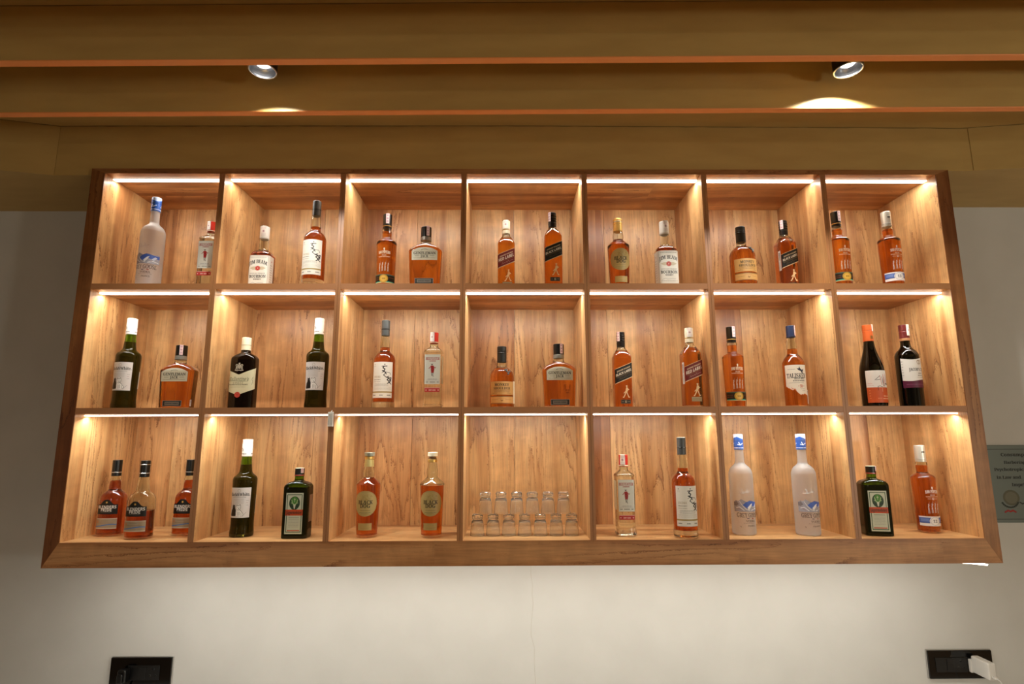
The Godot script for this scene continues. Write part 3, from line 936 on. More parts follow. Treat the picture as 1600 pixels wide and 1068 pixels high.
func pic_gentleman_low() -> Image:
	var p := Pic.new(self, 320, 96, Color(0.55, 0.54, 0.5))
	p.box(0.02, 0.06, 0.98, 0.94, Color(0.1, 0.1, 0.1)); p.box(0.12, 0.2, 0.88, 0.8, Color(0.42, 0.41, 0.38))
	p.text("TENNESSEE WHISKEY", 0.5, 0.5, 0.68, Color(0.08, 0.08, 0.08), "serif_bold", 0.0, 1.3)
	return p.im

func pic_walker(red: bool) -> Image:
	var p := Pic.new(self, 360, 260, Color(0.42, 0.07, 0.07) if red else Color(0.035, 0.04, 0.037))
	var gold := Color(0.82, 0.68, 0.47)
	p.box(0, 0, 1, 0.035, gold); p.box(0, 0.955, 1, 1, Color(0.85, 0.76, 0.6))
	p.text("JOHNNIE WALKER", 0.5, 0.24, 0.74, Color(0.86, 0.78, 0.65), "serif_bold", 0.0, 1.2)
	p.text("RED LABEL" if red else "BLACK LABEL", 0.5, 0.46, 0.88, Color(0.92, 0.88, 0.8), "sans_bold", 0.0, 1.15)
	p.fine(0.08, 0.92, 0.6, 0.015, gold, 4)
	p.fine(0.12, 0.9, 0.66, 0.012, Color(0.6, 0.5, 0.38), 5)
	var sc := [[0.24, 0.85], [0.3, 0.72], [0.33, 0.84], [0.4, 0.76], [0.44, 0.84], [0.52, 0.76], [0.56, 0.84], [0.62, 0.7], [0.66, 0.84], [0.76, 0.78], [0.9, 0.8]]
	p.line(sc, 0.008, Color(0.85, 0.78, 0.68) if red else Color(0.55, 0.48, 0.33))
	return p.im

func pic_walking_man() -> Image:
	var c := Color(0.88, 0.76, 0.56, 1)
	var p := Pic.new(self, 160, 256, Color(c.r, c.g, c.b, 0))
	p.disc(0.6, 0.13, 0.085, c); p.box(0.46, 0.055, 0.74, 0.075, c); p.box(0.52, 0.0, 0.68, 0.06, c)
	p.poly([[0.5, 0.2], [0.74, 0.2], [0.78, 0.36], [0.66, 0.52], [0.42, 0.56], [0.22, 0.66], [0.2, 0.6], [0.44, 0.44]], c)
	p.line([[0.52, 0.5], [0.4, 0.7], [0.2, 0.94], [0.12, 0.95]], 0.12, c)
	p.line([[0.58, 0.52], [0.68, 0.7], [0.82, 0.94], [0.92, 0.93]], 0.11, c)
	p.line([[0.7, 0.26], [0.86, 0.34], [0.74, 0.36]], 0.08, c)
	return p.im

func pic_walker_plate(red: bool) -> Image:
	var p := Pic.new(self, 240, 80, Color(0.62, 0.56, 0.42) if red else Color(0.04, 0.045, 0.042))
	if red:
		p.frame(0.02, 0.05, 0.98, 0.95, 0.012, Color(0.45, 0.36, 0.2)); p.fine(0.1, 0.9, 0.32, 0.1, Color(0.4, 0.3, 0.18), 2); p.fine(0.1, 0.9, 0.6, 0.1, Color(0.4, 0.3, 0.18), 5)
	else:
		p.frame(0.02, 0.05, 0.98, 0.95, 0.012, Color(0.6, 0.52, 0.35))
		p.text("12", 0.5, 0.5, 0.2, Color(0.88, 0.83, 0.7), "serif_bold", 0.0, 1.2); p.text("AGED", 0.2, 0.5, 0.22, Color(0.8, 0.74, 0.6), "sans"); p.text("YEARS", 0.8, 0.5, 0.24, Color(0.8, 0.74, 0.6), "sans")
	return p.im

func pic_dog_disc() -> Image:
	var p := Pic.new(self, 420, 420, Color(0.71, 0.63, 0.4))
	var r := RandomNumberGenerator.new(); r.seed = 5
	for k in 26:
		var x := r.randf_range(0.25, 0.75); var y := r.randf_range(0.14, 0.38)
		p.line([[x, y], [x + r.randf_range(-0.06, 0.06), y + r.randf_range(-0.05, 0.05)], [x + r.randf_range(-0.08, 0.08), y + 0.05]], 0.007, Color(0.6, 0.5, 0.26))
	p.ring(0.5, 0.5, 0.475, 0.008, Color(0.58, 0.5, 0.28))
	p.text("BLACK", 0.5, 0.45, 0.6, Color(0.09, 0.08, 0.05), "serif_bold", 0.0, 1.15)
	p.text("DOG", 0.5, 0.595, 0.42, Color(0.09, 0.08, 0.05), "serif_bold", 0.0, 1.15)
	p.fine(0.3, 0.72, 0.76, 0.012, Color(0.3, 0.26, 0.14), 3); p.fine(0.26, 0.74, 0.85, 0.014, Color(0.16, 0.38, 0.24), 6); p.fine(0.34, 0.66, 0.9, 0.012, Color(0.3, 0.26, 0.14), 8)
	return p.im

func pic_dog_low() -> Image:
	var p := Pic.new(self, 240, 120, Color(0.69, 0.6, 0.38))
	p.frame(0.03, 0.06, 0.97, 0.94, 0.008, Color(0.52, 0.44, 0.25))
	p.fine(0.170, 0.830, 0.348, 0.024, Color(0.42, 0.34, 0.17), 8); p.fine(0.14, 0.86, 0.6, 0.05, Color(0.5, 0.42, 0.24), 7); p.fine(0.2, 0.8, 0.76, 0.04, Color(0.5, 0.42, 0.24), 9)
	return p.im

func pic_monkey() -> Image:
	var p := Pic.new(self, 480, 260, Color(0.78, 0.6, 0.36))
	p.text("MONKEY", 0.5, 0.25, 0.56, INK, "serif_bold", 0.0, 1.25)
	p.text("SHOULDER", 0.5, 0.52, 0.66, INK, "serif_bold", 0.0, 1.25)
	p.box(0.16, 0.68, 0.84, 0.695, Color(0.25, 0.17, 0.1))
	p.text("BLENDED MALT SCOTCH WHISKY", 0.5, 0.79, 0.62, Color(0.3, 0.2, 0.12), "sans"); p.fine(0.12, 0.3, 0.88, 0.03, Color(0.45, 0.32, 0.18), 3); p.fine(0.7, 0.88, 0.88, 0.03, Color(0.45, 0.32, 0.18), 4)
	return p.im

func pic_monkey_low() -> Image:
	var p := Pic.new(self, 480, 150, Color(0.8, 0.62, 0.38))
	p.box(0, 0.0, 1, 0.13, Color(0.5, 0.34, 0.17)); p.box(0, 0.9, 1, 1, Color(0.55, 0.38, 0.2))
	p.fine(0.330, 0.670, 0.288, 0.024, Color(0.5, 0.33, 0.15), 7)
	p.line([[0.47, 0.48], [0.5, 0.68], [0.54, 0.5]], 0.014, Color(0.4, 0.24, 0.1)); p.line([[0.46, 0.62], [0.55, 0.6]], 0.012, Color(0.4, 0.24, 0.1))
	p.fine(0.1, 0.36, 0.45, 0.05, Color(0.62, 0.46, 0.26), 5); p.fine(0.64, 0.9, 0.45, 0.05, Color(0.62, 0.46, 0.26), 6)
	return p.im

func pic_terriers() -> Image:
	var p := Pic.new(self, 400, 520, Color(0.84, 0.83, 0.82))
	p.ring(0.5, 0.1, 0.06, 0.01, Color(0.6, 0.57, 0.5))
	p.text("Black&White.", 0.5, 0.225, 0.94, Color(0.1, 0.1, 0.1), "serif_bold", 0.0, 1.35)
	p.fine(0.2, 0.8, 0.32, 0.012, Color(0.45, 0.45, 0.45), 4)
	for k in 4: p.fine(0.22, 0.72, 0.38 + k * 0.042, 0.012, Color(0.62, 0.62, 0.62), 6 + k)
	p.fine(0.82, 0.93, 0.43, 0.01, Color(0.35, 0.35, 0.35), 2); p.fine(0.82, 0.9, 0.5, 0.012, Color(0.5, 0.25, 0.25), 3); p.fine(0.82, 0.92, 0.58, 0.01, Color(0.4, 0.4, 0.4), 5)
	# a black and a white terrier, sitting
	var k := Color(0.08, 0.08, 0.08)
	p.poly([[0.2, 0.6], [0.225, 0.54], [0.25, 0.585], [0.3, 0.585], [0.325, 0.535], [0.35, 0.6], [0.355, 0.67], [0.39, 0.74], [0.4, 0.9], [0.38, 0.94], [0.12, 0.95], [0.08, 0.9], [0.13, 0.76], [0.19, 0.7]], k)
	p.poly([[0.42, 0.62], [0.43, 0.565], [0.47, 0.595], [0.54, 0.595], [0.58, 0.555], [0.6, 0.62], [0.6, 0.68], [0.56, 0.73], [0.68, 0.8], [0.72, 0.9], [0.7, 0.95], [0.4, 0.95], [0.39, 0.8], [0.44, 0.72]], Color(0.93, 0.93, 0.92))
	p.line([[0.42, 0.62], [0.43, 0.565], [0.47, 0.595], [0.54, 0.595], [0.58, 0.555], [0.6, 0.62], [0.6, 0.68], [0.56, 0.73], [0.64, 0.78], [0.72, 0.87], [0.7, 0.95]], 0.013, k)
	p.disc(0.48, 0.645, 0.013, k); p.disc(0.55, 0.645, 0.013, k); p.disc(0.52, 0.69, 0.02, k)
	p.line([[0.47, 0.72], [0.5, 0.745], [0.56, 0.73]], 0.012, k)
	for q in [[0.5, 0.86], [0.56, 0.85], [0.64, 0.88]]: p.line([[q[0], q[1] - 0.05], [q[0] + 0.01, q[1] + 0.07]], 0.012, k)
	p.line([[0.72, 0.93], [0.8, 0.86], [0.86, 0.82]], 0.008, Color(0.3, 0.3, 0.3))
	for q in [[0.25, 0.64], [0.31, 0.63]]: p.disc(q[0], q[1], 0.012, Color(0.7, 0.7, 0.7))
	return p.im

func pic_white_cap() -> Image:
	var p := Pic.new(self, 360, 220, Color(0.91, 0.9, 0.89))
	for s in [0.25, 0.75]:
		p.ring(s, 0.5, 0.06, 0.014, Color(0.25, 0.25, 0.25)); p.line([[s - 0.05, 0.6], [s - 0.03, 0.42], [s, 0.34], [s + 0.03, 0.42], [s + 0.05, 0.6]], 0.02, Color(0.25, 0.25, 0.25))
		p.text("Black&White", s, 0.83, 0.36, Color(0.2, 0.2, 0.2), "serif_bold", 0.0, 1.2)
	return p.im

func pic_chevron() -> Image:
	# the cut of the label follows its outline, so the picture fills the whole field
	var p := Pic.new(self, 480, 460, Color(0.8, 0.79, 0.66))
	var g := Color(0.15, 0.22, 0.13)
	p.text("Ballantine's", 0.4, 0.42, 0.68, g, "serif", 0.0, 1.5, 0.25)
	p.line([[0.08, 0.51], [0.2, 0.53], [0.5, 0.505], [0.72, 0.5]], 0.006, g)
	p.text("FINEST", 0.4, 0.56, 0.36, Color(0.45, 0.43, 0.33), "serif")
	p.text("BLENDED SCOTCH WHISKY", 0.4, 0.62, 0.66, Color(0.3, 0.31, 0.22), "serif_bold")
	for k in 3: p.fine(0.14, 0.66, 0.665 + k * 0.03, 0.008, Color(0.58, 0.57, 0.46), 4 + k)
	p.line([[0.86, 0.62], [0.88, 0.5], [0.85, 0.42], [0.89, 0.33]], 0.008, g); p.line([[0.91, 0.6], [0.93, 0.48], [0.92, 0.36]], 0.005, Color(0.5, 0.48, 0.38))
	return p.im

func pic_seal() -> Image:
	var p := Pic.new(self, 128, 128, Color(0.66, 0.2, 0.14, 0))
	p.disc(0.5, 0.5, 0.48, Color(0.68, 0.2, 0.15)); p.ring(0.5, 0.5, 0.36, 0.03, Color(0.8, 0.42, 0.34)); p.ring(0.5, 0.5, 0.2, 0.03, Color(0.78, 0.38, 0.3))
	return p.im

func pic_crest() -> Image:
	var c := Color(0.68, 0.65, 0.58, 1)
	var p := Pic.new(self, 160, 170, Color(c.r, c.g, c.b, 0))
	p.poly([[0.34, 0.34], [0.66, 0.34], [0.66, 0.62], [0.5, 0.8], [0.34, 0.62]], c)
	p.box(0.49, 0.36, 0.51, 0.74, Color(0.12, 0.09, 0.07)); p.box(0.36, 0.52, 0.64, 0.54, Color(0.12, 0.09, 0.07))
	p.disc(0.5, 0.16, 0.1, c); p.line([[0.36, 0.28], [0.64, 0.28]], 0.06, c)
	p.line([[0.12, 0.78], [0.18, 0.5], [0.1, 0.32], [0.24, 0.24], [0.3, 0.4], [0.24, 0.62], [0.28, 0.8]], 0.07, c)
	p.line([[0.88, 0.78], [0.82, 0.5], [0.9, 0.32], [0.76, 0.24], [0.7, 0.4], [0.76, 0.62], [0.72, 0.8]], 0.07, c)
	p.line([[0.04, 0.88], [0.3, 0.93], [0.5, 0.88], [0.7, 0.93], [0.96, 0.88]], 0.09, c)
	return p.im

func pic_torn() -> Image:
	var p := Pic.new(self, 420, 480, Color(0.9, 0.87, 0.8))
	var navy := Color(0.13, 0.16, 0.24)
	p.fine(0.14, 0.46, 0.13, 0.012, Color(0.5, 0.48, 0.46), 3)
	# a small heraldic beast, rearing
	p.poly([[0.52, 0.1], [0.6, 0.12], [0.64, 0.05], [0.68, 0.12], [0.76, 0.16], [0.84, 0.12], [0.8, 0.2], [0.76, 0.24], [0.74, 0.21], [0.66, 0.19], [0.58, 0.16]], navy)
	p.line([[0.7, 0.18], [0.74, 0.24], [0.8, 0.26]], 0.03, navy)
	p.text("TALISKER", 0.5, 0.34, 0.86, Color(0.15, 0.15, 0.16), "serif_bold", 0.0, 1.35)
	p.text("SINGLE MALT", 0.62, 0.435, 0.46, Color(0.18, 0.18, 0.2), "serif_bold"); p.text("SCOTCH WHISKY", 0.6, 0.5, 0.54, Color(0.18, 0.18, 0.2), "serif_bold")
	p.fine(0.16, 0.8, 0.56, 0.012, Color(0.6, 0.58, 0.54), 5)
	p.text("10", 0.66, 0.67, 0.13, Color(0.72, 0.27, 0.12), "serif_bold", 0.0, 1.3); p.box(0.52, 0.665, 0.58, 0.675, Color(0.72, 0.27, 0.12)); p.box(0.74, 0.665, 0.82, 0.675, Color(0.72, 0.27, 0.12))
	p.fine(0.62, 0.84, 0.75, 0.012, Color(0.5, 0.48, 0.46), 7); p.fine(0.7, 0.86, 0.81, 0.01, Color(0.5, 0.48, 0.46), 9)
	p.line([[0.24, 0.7], [0.27, 0.77], [0.3, 0.73], [0.36, 0.78], [0.38, 0.74], [0.44, 0.8]], 0.014, Color(0.8, 0.36, 0.14))
	p.line(torn_line(), 0.024, Color(0.87, 0.5, 0.27))
	return p.im

func torn_line() -> Array:
	return [[0.0, 0.68], [0.06, 0.7], [0.1, 0.73], [0.17, 0.74], [0.23, 0.78], [0.3, 0.8], [0.38, 0.77], [0.45, 0.84], [0.52, 0.9], [0.58, 0.93], [0.62, 0.96], [0.66, 0.93], [0.74, 0.94], [0.8, 0.91], [0.86, 0.93], [0.92, 0.95], [1.0, 0.97]]

func pic_shiraz() -> Image:
	var p := Pic.new(self, 480, 440, Color(0.86, 0.85, 0.83))
	var o := Color(0.72, 0.32, 0.15)
	p.box(0, 0.53, 1, 1, o)
	var r := Color(0.7, 0.14, 0.13)
	p.line([[0.3, 0.3], [0.48, 0.17], [0.5, 0.28], [0.34, 0.3]], 0.012, INK); p.line([[0.48, 0.17], [0.53, 0.45]], 0.016, r)
	for q in [[0.55, 0.2, 0.6, 0.5], [0.62, 0.12, 0.61, 0.42], [0.66, 0.22, 0.64, 0.5], [0.74, 0.1, 0.73, 0.4], [0.8, 0.2, 0.78, 0.46], [0.86, 0.16, 0.84, 0.44], [0.92, 0.14, 0.92, 0.42]]:
		p.line([[q[0], q[1]], [q[2], q[3]]], 0.014, r if int(q[0] * 100) % 2 == 0 else INK)
		p.line([[q[0] + 0.015, q[1] + 0.05], [q[2] + 0.03, q[3]]], 0.008, INK)
	p.line([[0.7, 0.42], [0.8, 0.43], [0.9, 0.42]], 0.03, INK); p.line([[0.38, 0.62], [0.38, 0.5], [0.46, 0.49], [0.56, 0.52]], 0.012, INK)
	p.line([[0.54, 0.54], [0.53, 0.66]], 0.012, Color(0.9, 0.75, 0.65))
	p.fine(0.570, 0.870, 0.788, 0.024, Color(0.93, 0.82, 0.72), 11); p.fine(0.530, 0.890, 0.868, 0.024, Color(0.93, 0.82, 0.72), 13); p.fine(0.34, 0.5, 0.86, 0.016, Color(0.9, 0.6, 0.4), 4)
	for k in 4: p.fine(0.08, 0.13, 0.62 + k * 0.08, 0.016, Color(0.9, 0.6, 0.4), 4 + k)
	p.fine(0.06, 0.2, 0.4, 0.02, Color(0.85, 0.6, 0.58), 2); p.fine(0.06, 0.24, 0.46, 0.014, Color(0.75, 0.6, 0.58), 3)
	return p.im

func pic_creek() -> Image:
	var p := Pic.new(self, 480, 440, Color(0.85, 0.84, 0.82))
	var b := Color(0.48, 0.36, 0.2)
	p.line([[0.56, 0.2], [0.55, 0.12], [0.62, 0.09], [0.66, 0.15], [0.62, 0.2]], 0.016, b); p.line([[0.6, 0.12], [0.7, 0.1], [0.74, 0.18], [0.66, 0.22]], 0.016, b); p.disc(0.6, 0.22, 0.02, b)
	p.text("JACOB'S CREEK", 0.62, 0.4, 0.74, Color(0.12, 0.12, 0.12), "serif_bold", 0.0, 1.3)
	p.fine(0.550, 0.730, 0.518, 0.024, Color(0.35, 0.33, 0.32), 10); p.fine(0.530, 0.750, 0.588, 0.024, Color(0.35, 0.33, 0.32), 12)
	p.fine(0.5, 0.8, 0.66, 0.012, Color(0.55, 0.53, 0.5), 5)
	var pts := [[0, 1], [1, 1]]
	for k in 13:
		var u := 1.0 - k / 12.0
		pts.append([u, 0.755 + 0.025 * sin(u * TAU * 0.9)])
	p.poly(pts, Color(0.33, 0.07, 0.2))
	p.fine(0.12, 0.9, 0.88, 0.02, Color(0.5, 0.25, 0.37), 6)
	for k in 6: p.fine(0.02, 0.07, 0.12 + k * 0.09, 0.03, Color(0.6, 0.58, 0.57), 3 + k)
	return p.im

func pic_pride() -> Image:
	var p := Pic.new(self, 440, 300, Color(0.03, 0.032, 0.036))
	var g := Color(0.72, 0.55, 0.25)
	for k in 10:
		var a := TAU * k / 10
		p.line([[0.5, 0.19], [0.5 + 0.05 * cos(a), 0.19 + 0.075 * sin(a)]], 0.014, g)
	p.disc(0.5, 0.19, 0.03, Color(0.86, 0.7, 0.4))
	p.text("BLENDERS", 0.5, 0.5, 0.88, Color(0.9, 0.89, 0.87), "sans_bold", 0.0, 1.1)
	p.text("PRIDE", 0.5, 0.7, 0.54, Color(0.9, 0.89, 0.87), "sans_bold", 0.0, 1.1)
	p.text("RARE PREMIUM WHISKY", 0.5, 0.86, 0.5, Color(0.6, 0.57, 0.52), "sans")
	return p.im

func pic_pride_low() -> Image:
	var p := Pic.new(self, 440, 170, Color(0.63, 0.57, 0.48))
	p.box(0, 0, 1, 0.06, Color(0.8, 0.76, 0.68)); p.box(0, 0.9, 1, 1, Color(0.78, 0.74, 0.66))
	p.fine(0.350, 0.650, 0.228, 0.024, Color(0.4, 0.34, 0.26), 9); p.fine(0.1, 0.86, 0.42, 0.04, Color(0.5, 0.43, 0.34), 4)
	p.line([[0.02, 0.78], [0.3, 0.72], [0.55, 0.62], [0.8, 0.56], [0.98, 0.6]], 0.035, Color(0.28, 0.45, 0.72))
	p.box(0.1, 0.2, 0.2, 0.46, Color(0.7, 0.5, 0.32))
	return p.im

func pic_stag() -> Image:
	var p := Pic.new(self, 320, 600, Color(0.8, 0.83, 0.75))
	var g := Color(0.16, 0.27, 0.16)
	p.frame(0.06, 0.035, 0.94, 0.965, 0.04, Color(0.24, 0.36, 0.23))
	p.disc(0.5, 0.25, 0.31, g)
	p.disc(0.5, 0.2, 0.2, Color(0.3, 0.55, 0.22))
	for s in [-1, 1]:
		p.line([[0.5 + s * 0.04, 0.28], [0.5 + s * 0.12, 0.25], [0.5 + s * 0.17, 0.17]], 0.03, Color(0.78, 0.8, 0.66))
		p.line([[0.5 + s * 0.12, 0.25], [0.5 + s * 0.2, 0.245]], 0.022, Color(0.78, 0.8, 0.66))
		p.line([[0.5 + s * 0.06, 0.35], [0.5 + s * 0.23, 0.31]], 0.04, Color(0.1, 0.16, 0.1))
	p.line([[0.5, 0.13], [0.5, 0.22]], 0.022, Color(0.86, 0.88, 0.75)); p.line([[0.455, 0.16], [0.545, 0.16]], 0.022, Color(0.86, 0.88, 0.75))
	p.poly([[0.43, 0.28], [0.57, 0.28], [0.54, 0.37], [0.5, 0.4], [0.46, 0.37]], Color(0.84, 0.85, 0.78))
	p.box(0.0, 0.41, 1.0, 0.555, Color(0.78, 0.3, 0.12))
	p.text("Jägermeister", 0.5, 0.482, 0.9, Color(0.12, 0.14, 0.09), "serif_bold", 0.0, 1.5)
	for k in 7: p.fine(0.2, 0.8, 0.61 + k * 0.036, 0.009, Color(0.6, 0.61, 0.57), 5 + k)
	p.box(0.2, 0.59, 0.8, 0.6, Color(0.5, 0.52, 0.47)); p.box(0.14, 0.905, 0.86, 0.93, Color(0.75, 0.28, 0.12))
	return p.im

func pic_goose() -> Image:
	var p := Pic.new(self, 480, 600, Color(0.45, 0.5, 0.6, 0))
	var ink := Color(0.17, 0.17, 0.22, 1)
	var wht := Color(0.95, 0.95, 0.96, 1)
	# flying birds
	for b in [[0.36, 0.06, 1.0], [0.52, 0.05, 0.8], [0.24, 0.09, 0.5]]:
		var x: float = b[0]; var y: float = b[1]; var s: float = b[2]
		p.line([[x - 0.1 * s, y + 0.05 * s], [x, y + 0.055 * s], [x + 0.1 * s, y + 0.01 * s]], 0.026 * s, wht)
		p.line([[x - 0.01, y + 0.055 * s], [x - 0.05 * s, y - 0.02 * s], [x - 0.085 * s, y - 0.05 * s]], 0.034 * s, wht)
	# mountain range
	p.poly([[0.0, 0.33], [0.08, 0.29], [0.16, 0.31], [0.26, 0.26], [0.36, 0.3], [0.44, 0.33], [0.54, 0.29], [0.64, 0.3], [0.78, 0.33], [0.9, 0.3], [1.0, 0.32], [1.0, 0.56], [0.0, 0.56]], Color(0.66, 0.66, 0.71, 0.95))
	p.poly([[0.0, 0.34], [0.1, 0.31], [0.18, 0.38], [0.08, 0.43], [0.0, 0.41]], Color(0.5, 0.48, 0.5, 0.95))
	p.poly([[0.3, 0.4], [0.42, 0.33], [0.56, 0.3], [0.7, 0.32], [0.86, 0.34], [1.0, 0.33], [1.0, 0.42], [0.84, 0.42], [0.74, 0.45], [0.62, 0.41], [0.52, 0.49], [0.42, 0.47]], Color(0.25, 0.4, 0.78, 0.95))
	p.poly([[0.46, 0.46], [0.58, 0.38], [0.66, 0.36], [0.6, 0.44], [0.5, 0.52]], wht)
	p.poly([[0.72, 0.44], [0.84, 0.37], [0.92, 0.39], [0.8, 0.47]], Color(0.8, 0.84, 0.93, 1))
	p.line([[0.2, 0.31], [0.28, 0.4], [0.4, 0.5], [0.54, 0.53]], 0.014, wht); p.line([[0.08, 0.47], [0.2, 0.45], [0.34, 0.53]], 0.02, wht); p.line([[0.6, 0.53], [0.78, 0.49], [0.96, 0.52]], 0.02, wht)
	p.line([[0.14, 0.48], [0.24, 0.52]], 0.012, Color(0.62, 0.42, 0.4)); p.line([[0.66, 0.5], [0.74, 0.5]], 0.01, Color(0.6, 0.45, 0.5))
	p.text("GREY GOOSE", 0.5, 0.645, 0.84, ink, "serif", 0.0, 1.3)
	p.line([[0.62, 0.6], [0.66, 0.63], [0.69, 0.61]], 0.012, ink)
	p.box(0.42, 0.715, 0.5, 0.73, Color(0.13, 0.16, 0.42)); p.box(0.52, 0.715, 0.56, 0.73, wht); p.box(0.6, 0.715, 0.67, 0.73, Color(0.7, 0.15, 0.17))
	p.text("VODKA", 0.55, 0.785, 0.34, ink, "serif", 0.0, 0.9)
	p.fine(0.3, 0.78, 0.835, 0.006, Color(0.4, 0.4, 0.46), 4)
	p.text("FRANCE", 0.58, 0.9, 0.3, ink, "serif", 0.0, 0.8); p.text("1L", 0.2, 0.92, 0.06, ink, "sans")
	return p.im

func pic_blue_cap() -> Image:
	var p := Pic.new(self, 360, 200, Color(0.16, 0.33, 0.66))
	var wht := Color(0.9, 0.92, 0.96)
	p.box(0, 0, 1, 0.1, Color(0.78, 0.82, 0.9)); p.poly([[0, 0.1], [0.2, 0.26], [0.4, 0.14], [0.6, 0.3], [0.85, 0.12], [1, 0.22], [1, 0.0], [0, 0.0]], Color(0.75, 0.8, 0.9))
	p.box(0, 0.4, 1, 0.44, Color(0.1, 0.2, 0.48))
	for x in [0.16, 0.5, 0.84]:
		p.line([[x - 0.09, 0.66], [x, 0.7], [x + 0.09, 0.58]], 0.026, wht); p.line([[x - 0.01, 0.68], [x - 0.05, 0.52]], 0.03, wht); p.disc(x + 0.09, 0.6, 0.018, wht)
	p.fine(0.02, 0.98, 0.86, 0.06, wht, 5)
	return p.im

func pic_stamp() -> Image:
	var p := Pic.new(self, 96, 200, Color(0.86, 0.77, 0.76))
	p.frame(0.04, 0.02, 0.96, 0.98, 0.04, Color(0.72, 0.5, 0.52))
	for k in 3:
		p.box(0.24, 0.1 + k * 0.3, 0.76, 0.26 + k * 0.3, Color(0.62, 0.42, 0.5)); p.box(0.34, 0.14 + k * 0.3, 0.66, 0.21 + k * 0.3, Color(0.8, 0.7, 0.72))
	return p.im

func pic_paper_seal() -> Image:
	var p := Pic.new(self, 128, 200, Color(0.9, 0.87, 0.83))
	for k in 4: p.fine(0.08, 0.9, 0.12 + k * 0.06, 0.02, Color(0.72, 0.5, 0.48), 3 + k)
	p.disc(0.5, 0.52, 0.16, Color(0.66, 0.5, 0.52)); p.ring(0.5, 0.52, 0.24, 0.03, Color(0.75, 0.6, 0.58))
	for k in 4: p.fine(0.1, 0.9, 0.74 + k * 0.06, 0.018, Color(0.6, 0.52, 0.55), 13 + k)
	return p.im

func pic_barcode() -> Image:
	var p := Pic.new(self, 64, 256, Color(0.84, 0.83, 0.81))
	var r := RandomNumberGenerator.new(); r.seed = 9
	var y := 0.1
	while y < 0.5:
		var t := r.randf_range(0.006, 0.02)
		p.box(0.2, y, 0.8, y + t, Color(0.12, 0.12, 0.12)); y += t + r.randf_range(0.008, 0.02)
	for k in 6: p.fine(0.15, 0.85, 0.56 + k * 0.06, 0.015, Color(0.45, 0.44, 0.43), 2 + k)
	return p.im
# ---------------------------------------------------------------- bottles
# A bottle: glass shell, the liquid in it, a cap and its labels. Heights in metres from the base.
func shell(o: Node3D, prof: Array, seg := 48, m = null, steps := 5) -> Array:
	var ex := expand(prof, steps)
	part("glass", lathe(ex, seg, true, true), M.glass if m == null else m, o)
	return ex

func fill(o: Node3D, ex: Array, lo: float, hi: float, m: Material, called := "whisky", seg := 48):
	part(called, lathe(cut(ex, lo, hi, -0.0016), seg, true, true), m, o)

# the empty upper part of a bottle: a glass wall with a hollow in it
func hollow(o: Node3D, ex: Array, lo: float, hi: float, seg := 48):
	var b := Geo.new()
	for m in [lathe(cut(ex, lo, hi, 0.0), seg, false, false), lathe(cut(ex, lo, hi, -0.0024), seg, false, false, true)]:
		var a: Array = m.surface_get_arrays(0)
		var base := b.v.size()
		b.v.append_array(a[Mesh.ARRAY_VERTEX]); b.n.append_array(a[Mesh.ARRAY_NORMAL]); b.uv.append_array(a[Mesh.ARRAY_TEX_UV])
		for i in a[Mesh.ARRAY_INDEX]: b.idx.append(base + i)
	for end in [[lo, -1.0], [hi, 1.0]]:
		var p := at_height(ex, end[0], 0.0); var q := at_height(ex, end[0], -0.0024)
		for j in seg:
			var t0 := TAU_ * j / seg; var t1 := TAU_ * (j + 1) / seg
			b.quad([ring_point(p, t0), ring_point(p, t1), ring_point(q, t1), ring_point(q, t0)], Vector3(0, end[1], 0), [Vector2.ZERO, Vector2.ZERO, Vector2.ZERO, Vector2.ZERO])
	part("empty_glass", b.mesh(), M.clear_solid, o)

# glass shell up to the level of what it holds, hollow glass above
func filled(o: Node3D, prof: Array, bottom: float, level: float, top: float, m: Material, called := "whisky", seg := 48) -> Array:
	var ex := expand(prof, 5)
	part("glass", lathe(cut(ex, 0.0, level, 0.0), seg, true, false), M.glass, o)
	fill(o, ex, bottom, level - 0.0003, m, called, seg)
	hollow(o, ex, level, top, seg)
	return ex

func cap(o: Node3D, prof: Array, m: Material, called := "cap", seg := 36, steps := 3):
	return part(called, lathe(expand(prof, steps), seg, true, true), m, o)

func sticker(o: Node3D, called: String, ex: Array, y0: float, y1: float, w: float, m: Material, s0 := 0.0, shear := 0.0, off := 0.0007, outline = null):
	return part(called, patch(ex, y0, y1, w, s0, off, shear, 24, 10, outline), m, o)

# simple cap with a knurled band: [bottom, top, radius]
func screw_cap(o: Node3D, y0: float, y1: float, r: float, m: Material, band := 0.0, band_mat = null):
	var c = cap(o, [pt(y0, r * 0.97, -1, 2, 1), pt(y0 + 0.0006, r, -1, 2, 1), pt(y1 - 0.0016, r, -1, 2, 1), pt(y1 - 0.0004, r - 0.0006, -1, 2, 0), pt(y1, r - 0.0016, -1, 2, 1)], m)
	if band > 0.0:
		part("band", lathe([pt(band, r + 0.0001, -1, 2, 1), pt(band + 0.0006, r + 0.0007, -1, 2, 1), pt(band + 0.0022, r + 0.0007, -1, 2, 1), pt(band + 0.0028, r + 0.0001, -1, 2, 1)], 36, false, false), band_mat if band_mat else m, c)
	return c

